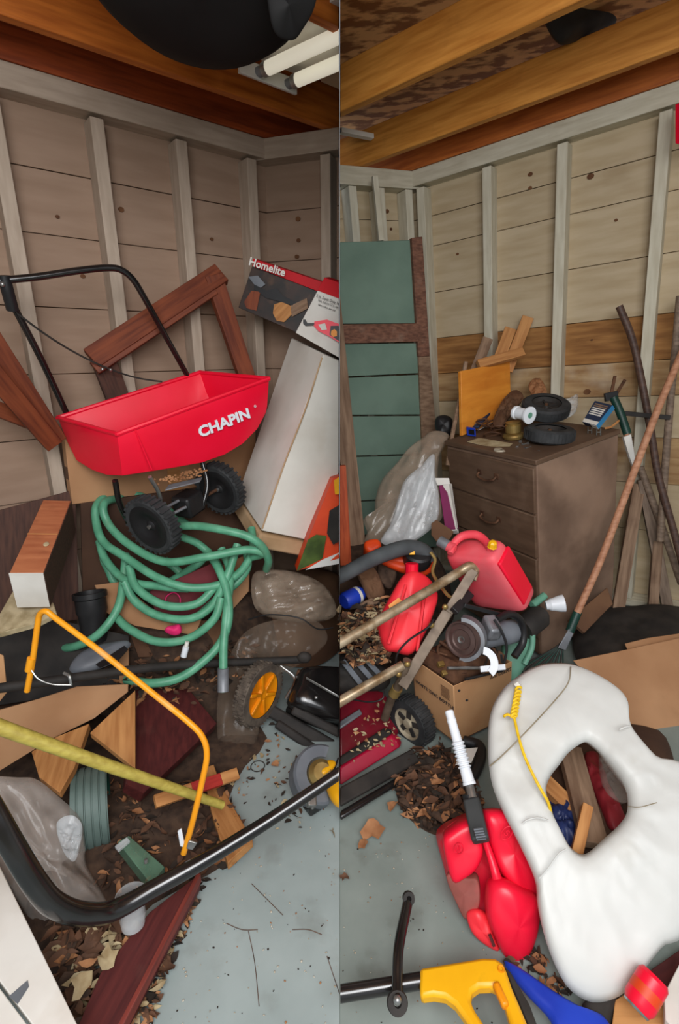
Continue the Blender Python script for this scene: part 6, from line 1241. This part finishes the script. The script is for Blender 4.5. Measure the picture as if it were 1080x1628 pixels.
leafpile('leaf_litter', 'dry leaves heaped between the white board and the maroon plank', inpoly([V((-0.7682, 0.9528, 0)), V((-0.5436, 0.9685, 0)), V((-0.5263, 0.879, 0)), V((-0.5472, 0.6973, 0)), V((-0.6173, 0.6973, 0)), V((-0.7148, 0.8383, 0))]), 420, .012, .034, [leaf_a, leaf_b, leaf_b, dirt, leaf_b, leaf_c, leaf_b], 1, hz=.07)
leafpile('leaf_litter', 'brown leaf litter around the painted stick and edging roll', inpoly([V((-0.8293, 1.4017, 0)), V((-0.4289, 1.4152, 0)), V((-0.2742, 1.1879, 0)), V((-0.3925, 1.0889, 0)), V((-0.5532, 1.0177, 0)), V((-0.7121, 1.0525, 0))]), 650, .008, .028, [leaf_b, leaf_b, dirt, leaf_a, dark_m], 2, hz=.05)
MB().cushion([V((-1.5944, 1.7512, 0)), V((-1.1861, 1.8913, 0)), V((-0.8201, 1.9795, 0)), V((-0.5038, 1.8702, 0)), V((-0.2956, 1.6783, 0)), V((-0.3656, 1.5004, 0)), V((-0.3879, 1.3496, 0)), V((-0.3039, 1.1985, 0)), V((-0.3963, 1.104, 0)), V((-0.5353, 1.0177, 0)), V((-0.6598, 0.8383, 0)), V((-0.754, 0.8383, 0)), V((-1.0841, 1.0889, 0)), V((-1.2279, 1.4289, 0))], hf=.035, hb=0, nrm=UP, amp=.02, ns=12).build('dirt_layer', dirt)
o = bpy.data.objects['dirt_layer']; o['kind'] = 'stuff'; tag(o, 'dark dirt under the offcuts and plastic bag at lower left', 'dirt')
leafpile('leaf_litter', 'leaf crumbs along the right side of the maroon plank', inpoly([V((-0.4408, 1.0614, 0)), V((-0.3925, 1.0889, 0)), V((-0.4142, 0.9685, 0)), V((-0.4367, 0.8383, 0)), V((-0.442, 0.6973, 0)), V((-0.4911, 0.6973, 0))]), 170, .005, .020, [leaf_b, leaf_c, leaf_a, dark_m], 3, hz=.02)
leafpile('leaf_litter', 'leaf crumbs and dirt in front of the black mower', inpoly([V((-0.4627, 1.6783, 0)), V((-0.2923, 1.7512, 0)), V((-0.0448, 1.4017, 0)), V((-0.0041, 1.2311, 0)), V((-0.2038, 1.2311, 0)), V((-0.381, 1.4017, 0))]), 110, .004, .016, [leaf_b, leaf_c, leaf_a, dark_m], 4, hz=.01)
leafpile('leaf_litter', 'dark leaf litter under the green hose', inpoly([fl(x, y, .26) for x, y in ((140, 1015), (380, 985), (410, 1060), (330, 1120), (180, 1120))]), 600, .008, .026, [leaf_b, leaf_b, dark_m, leaf_a], 5, hz=.08)
leafpile('pale_chips', 'pale paint chips and crumbs strewn on the left floor', inpoly([V((-0.3925, 1.0889, 0)), V((-0.0043, 1.3246, 0)), V((-0.0028, 0.6869, 0)), V((-0.445, 0.6869, 0))]), 150, .001, .0036, [chip_m, chip_m, chip_m, leaf_a, dark_m], 6, hz=.002, chips=True)
UPv = UPR
leafpile('leaf_litter', 'brown leaf pile in front of the red mower wheel', inpoly([V((0.2717, 1.5103, 0.0199)), V((0.3898, 1.5758, 0.0319)), V((0.4673, 1.4463, 0.0397)), V((0.4809, 1.2883, 0.0411)), V((0.3285, 1.1993, 0.0256)), V((0.2101, 1.2885, 0.0136)), V((0.1984, 1.4171, 0.0124))]), 700, .008, .030, [leaf_b, leaf_b, dirt, dirt, dark_m, leaf_a], 7, UPR, .06)
leafpile('leaf_litter', 'leaf crumbs on the red mower deck', inpoly([V((0.0486, 1.6, 0.1295)), V((0.1824, 1.7, 0.1668)), V((0.2431, 1.58, 0.0581)), V((0.0455, 1.45, 0.059))]), 60, .005, .013, [leaf_c, leaf_c, leaf_a], 8, UPR, .012)
leafpile('leaf_litter', 'twigs and leaves on the heap left of the red cans', inpoly([V((0.0073, 1.72, 0.5123)), V((0.2008, 1.8, 0.5372)), V((0.1888, 1.62, 0.3702)), V((0.0068, 1.56, 0.412))]), 450, .009, .030, [leaf_b, leaf_a, leaf_c, dark_m], 9, UPR, .05)
leafpile('leaf_litter', 'crumbs along the mower side rail', inpoly([V((0.0109, 1.36, 0.0391)), V((0.2758, 1.54, 0.0208)), V((0.2735, 1.52, 0.0103)), V((0.0107, 1.33, 0.0274))]), 50, .004, .011, [leaf_c, chip_m, leaf_b], 10, UPR, .01)
leafpile('pale_chips', 'pale crumbs strewn on the right floor', inpoly([V((0.0061, 1.237, -0.0071)), V((0.3207, 1.2107, 0.0249)), V((0.3365, 0.9061, 0.0265)), V((0.4887, 0.8149, 0.0419)), V((0.4342, 0.6702, 0.0364)), V((0.0042, 0.6902, -0.0073))]), 120, .001, .0032, [chip_m, chip_m, dark_m, leaf_a], 11, UPR, .002, chips=True)
leafpile('leaf_litter', 'leaf litter between the front fuel can and the white cushion', inpoly([V((0.4794, 0.8971, 0.041)), V((0.5335, 0.8518, 0.0465)), V((0.5554, 0.7621, 0.0487)), V((0.4749, 0.7784, 0.0405)), V((0.4074, 0.8458, 0.0337))]), 60, .005, .018, [leaf_b, dark_m, leaf_a], 12, UPR, .01)
t = MB().cushion([V((0.2601, 1.5115, 0.0187)), V((0.3869, 1.5601, 0.0316)), V((0.4593, 1.4415, 0.0389)), V((0.4708, 1.2892, 0.0401)), V((0.3305, 1.2099, 0.0259)), V((0.2217, 1.297, 0.0148)), V((0.2029, 1.4166, 0.0129))], hf=.024, hb=0, nrm=UPR, amp=.03, ns=14, fine=12, edge=.9).build('leaf_mound', dirt); t['kind'] = 'stuff'; tag(t, 'damp brown mound under the leaf pile by the mower wheel', 'litter')
for x, y, s, k, lab in ((595, 1322, 1.25, 0, 'large tan dry leaf flat on the floor below the mower rail'), (578, 1345, .6, 1, 'small tan leaf left of the large tan leaf'), (625, 1285, .65, 1, 'pinkish curled leaf by the end of the mower rail'), (693, 1246, .75, 0, 'bright tan leaf on top of the brown leaf pile'), (716, 1290, .8, 2, 'long curled brown leaf beside the black spout'), (660, 1240, .8, 2, 'brown leaf at the left of the leaf pile'), (548, 1398, .45, 4, 'small brown leaf at the partition')):
    leafthing(fr(x, y, .012 if y > 1280 else .05), UPR, s, k, lab)
for x, y, s, k, lab in ((438, 1218, .5, 1, 'small tan leaf on the floor left of the grey trimmer guard'), (265, 1545, .8, 2, 'brown curled leaf right of the maroon plank'), (170, 1530, .9, 3, 'pale curled leaf on the maroon plank edge'), (130, 1570, .9, 3, 'pale leaf low beside the white board')):
    leafthing(fl(x, y, .01 if x > 250 else .09), UP, s, k, lab)
# fine twigs on the floor
for l, lab in (([(395, 1480), (405, 1530), (412, 1600)], 'thin dark twig lying lengthwise on the left floor'), ([(360, 1468), (385, 1478), (410, 1478)], 'short bent twig at the middle of the left floor'), ([(465, 1478), (490, 1478), (512, 1486)], 'dark twig near the partition on the left floor'), ([(400, 1405), (425, 1430), (450, 1455)], 'fine straw on the left floor below the black grip'), ([(520, 1520), (530, 1550), (540, 1580)], 'pale straw beside the partition on the left floor')):
    o = pole('twig', [fl(x, y, .002) for x, y in l], .0009, rust, None, 5); tag(o, lab, 'twig')
t = MB().tube([V((-0.3093, 1.5184, 0.003)) + V((.026 * math.cos(a * .3142), .026 * math.sin(a * .3142), 0)) for a in range(20)], .0018, 6, True).build('wire_hoop', dark_m); tag(t, 'thin dark wire ring on the floor by the painted stick', 'ring')
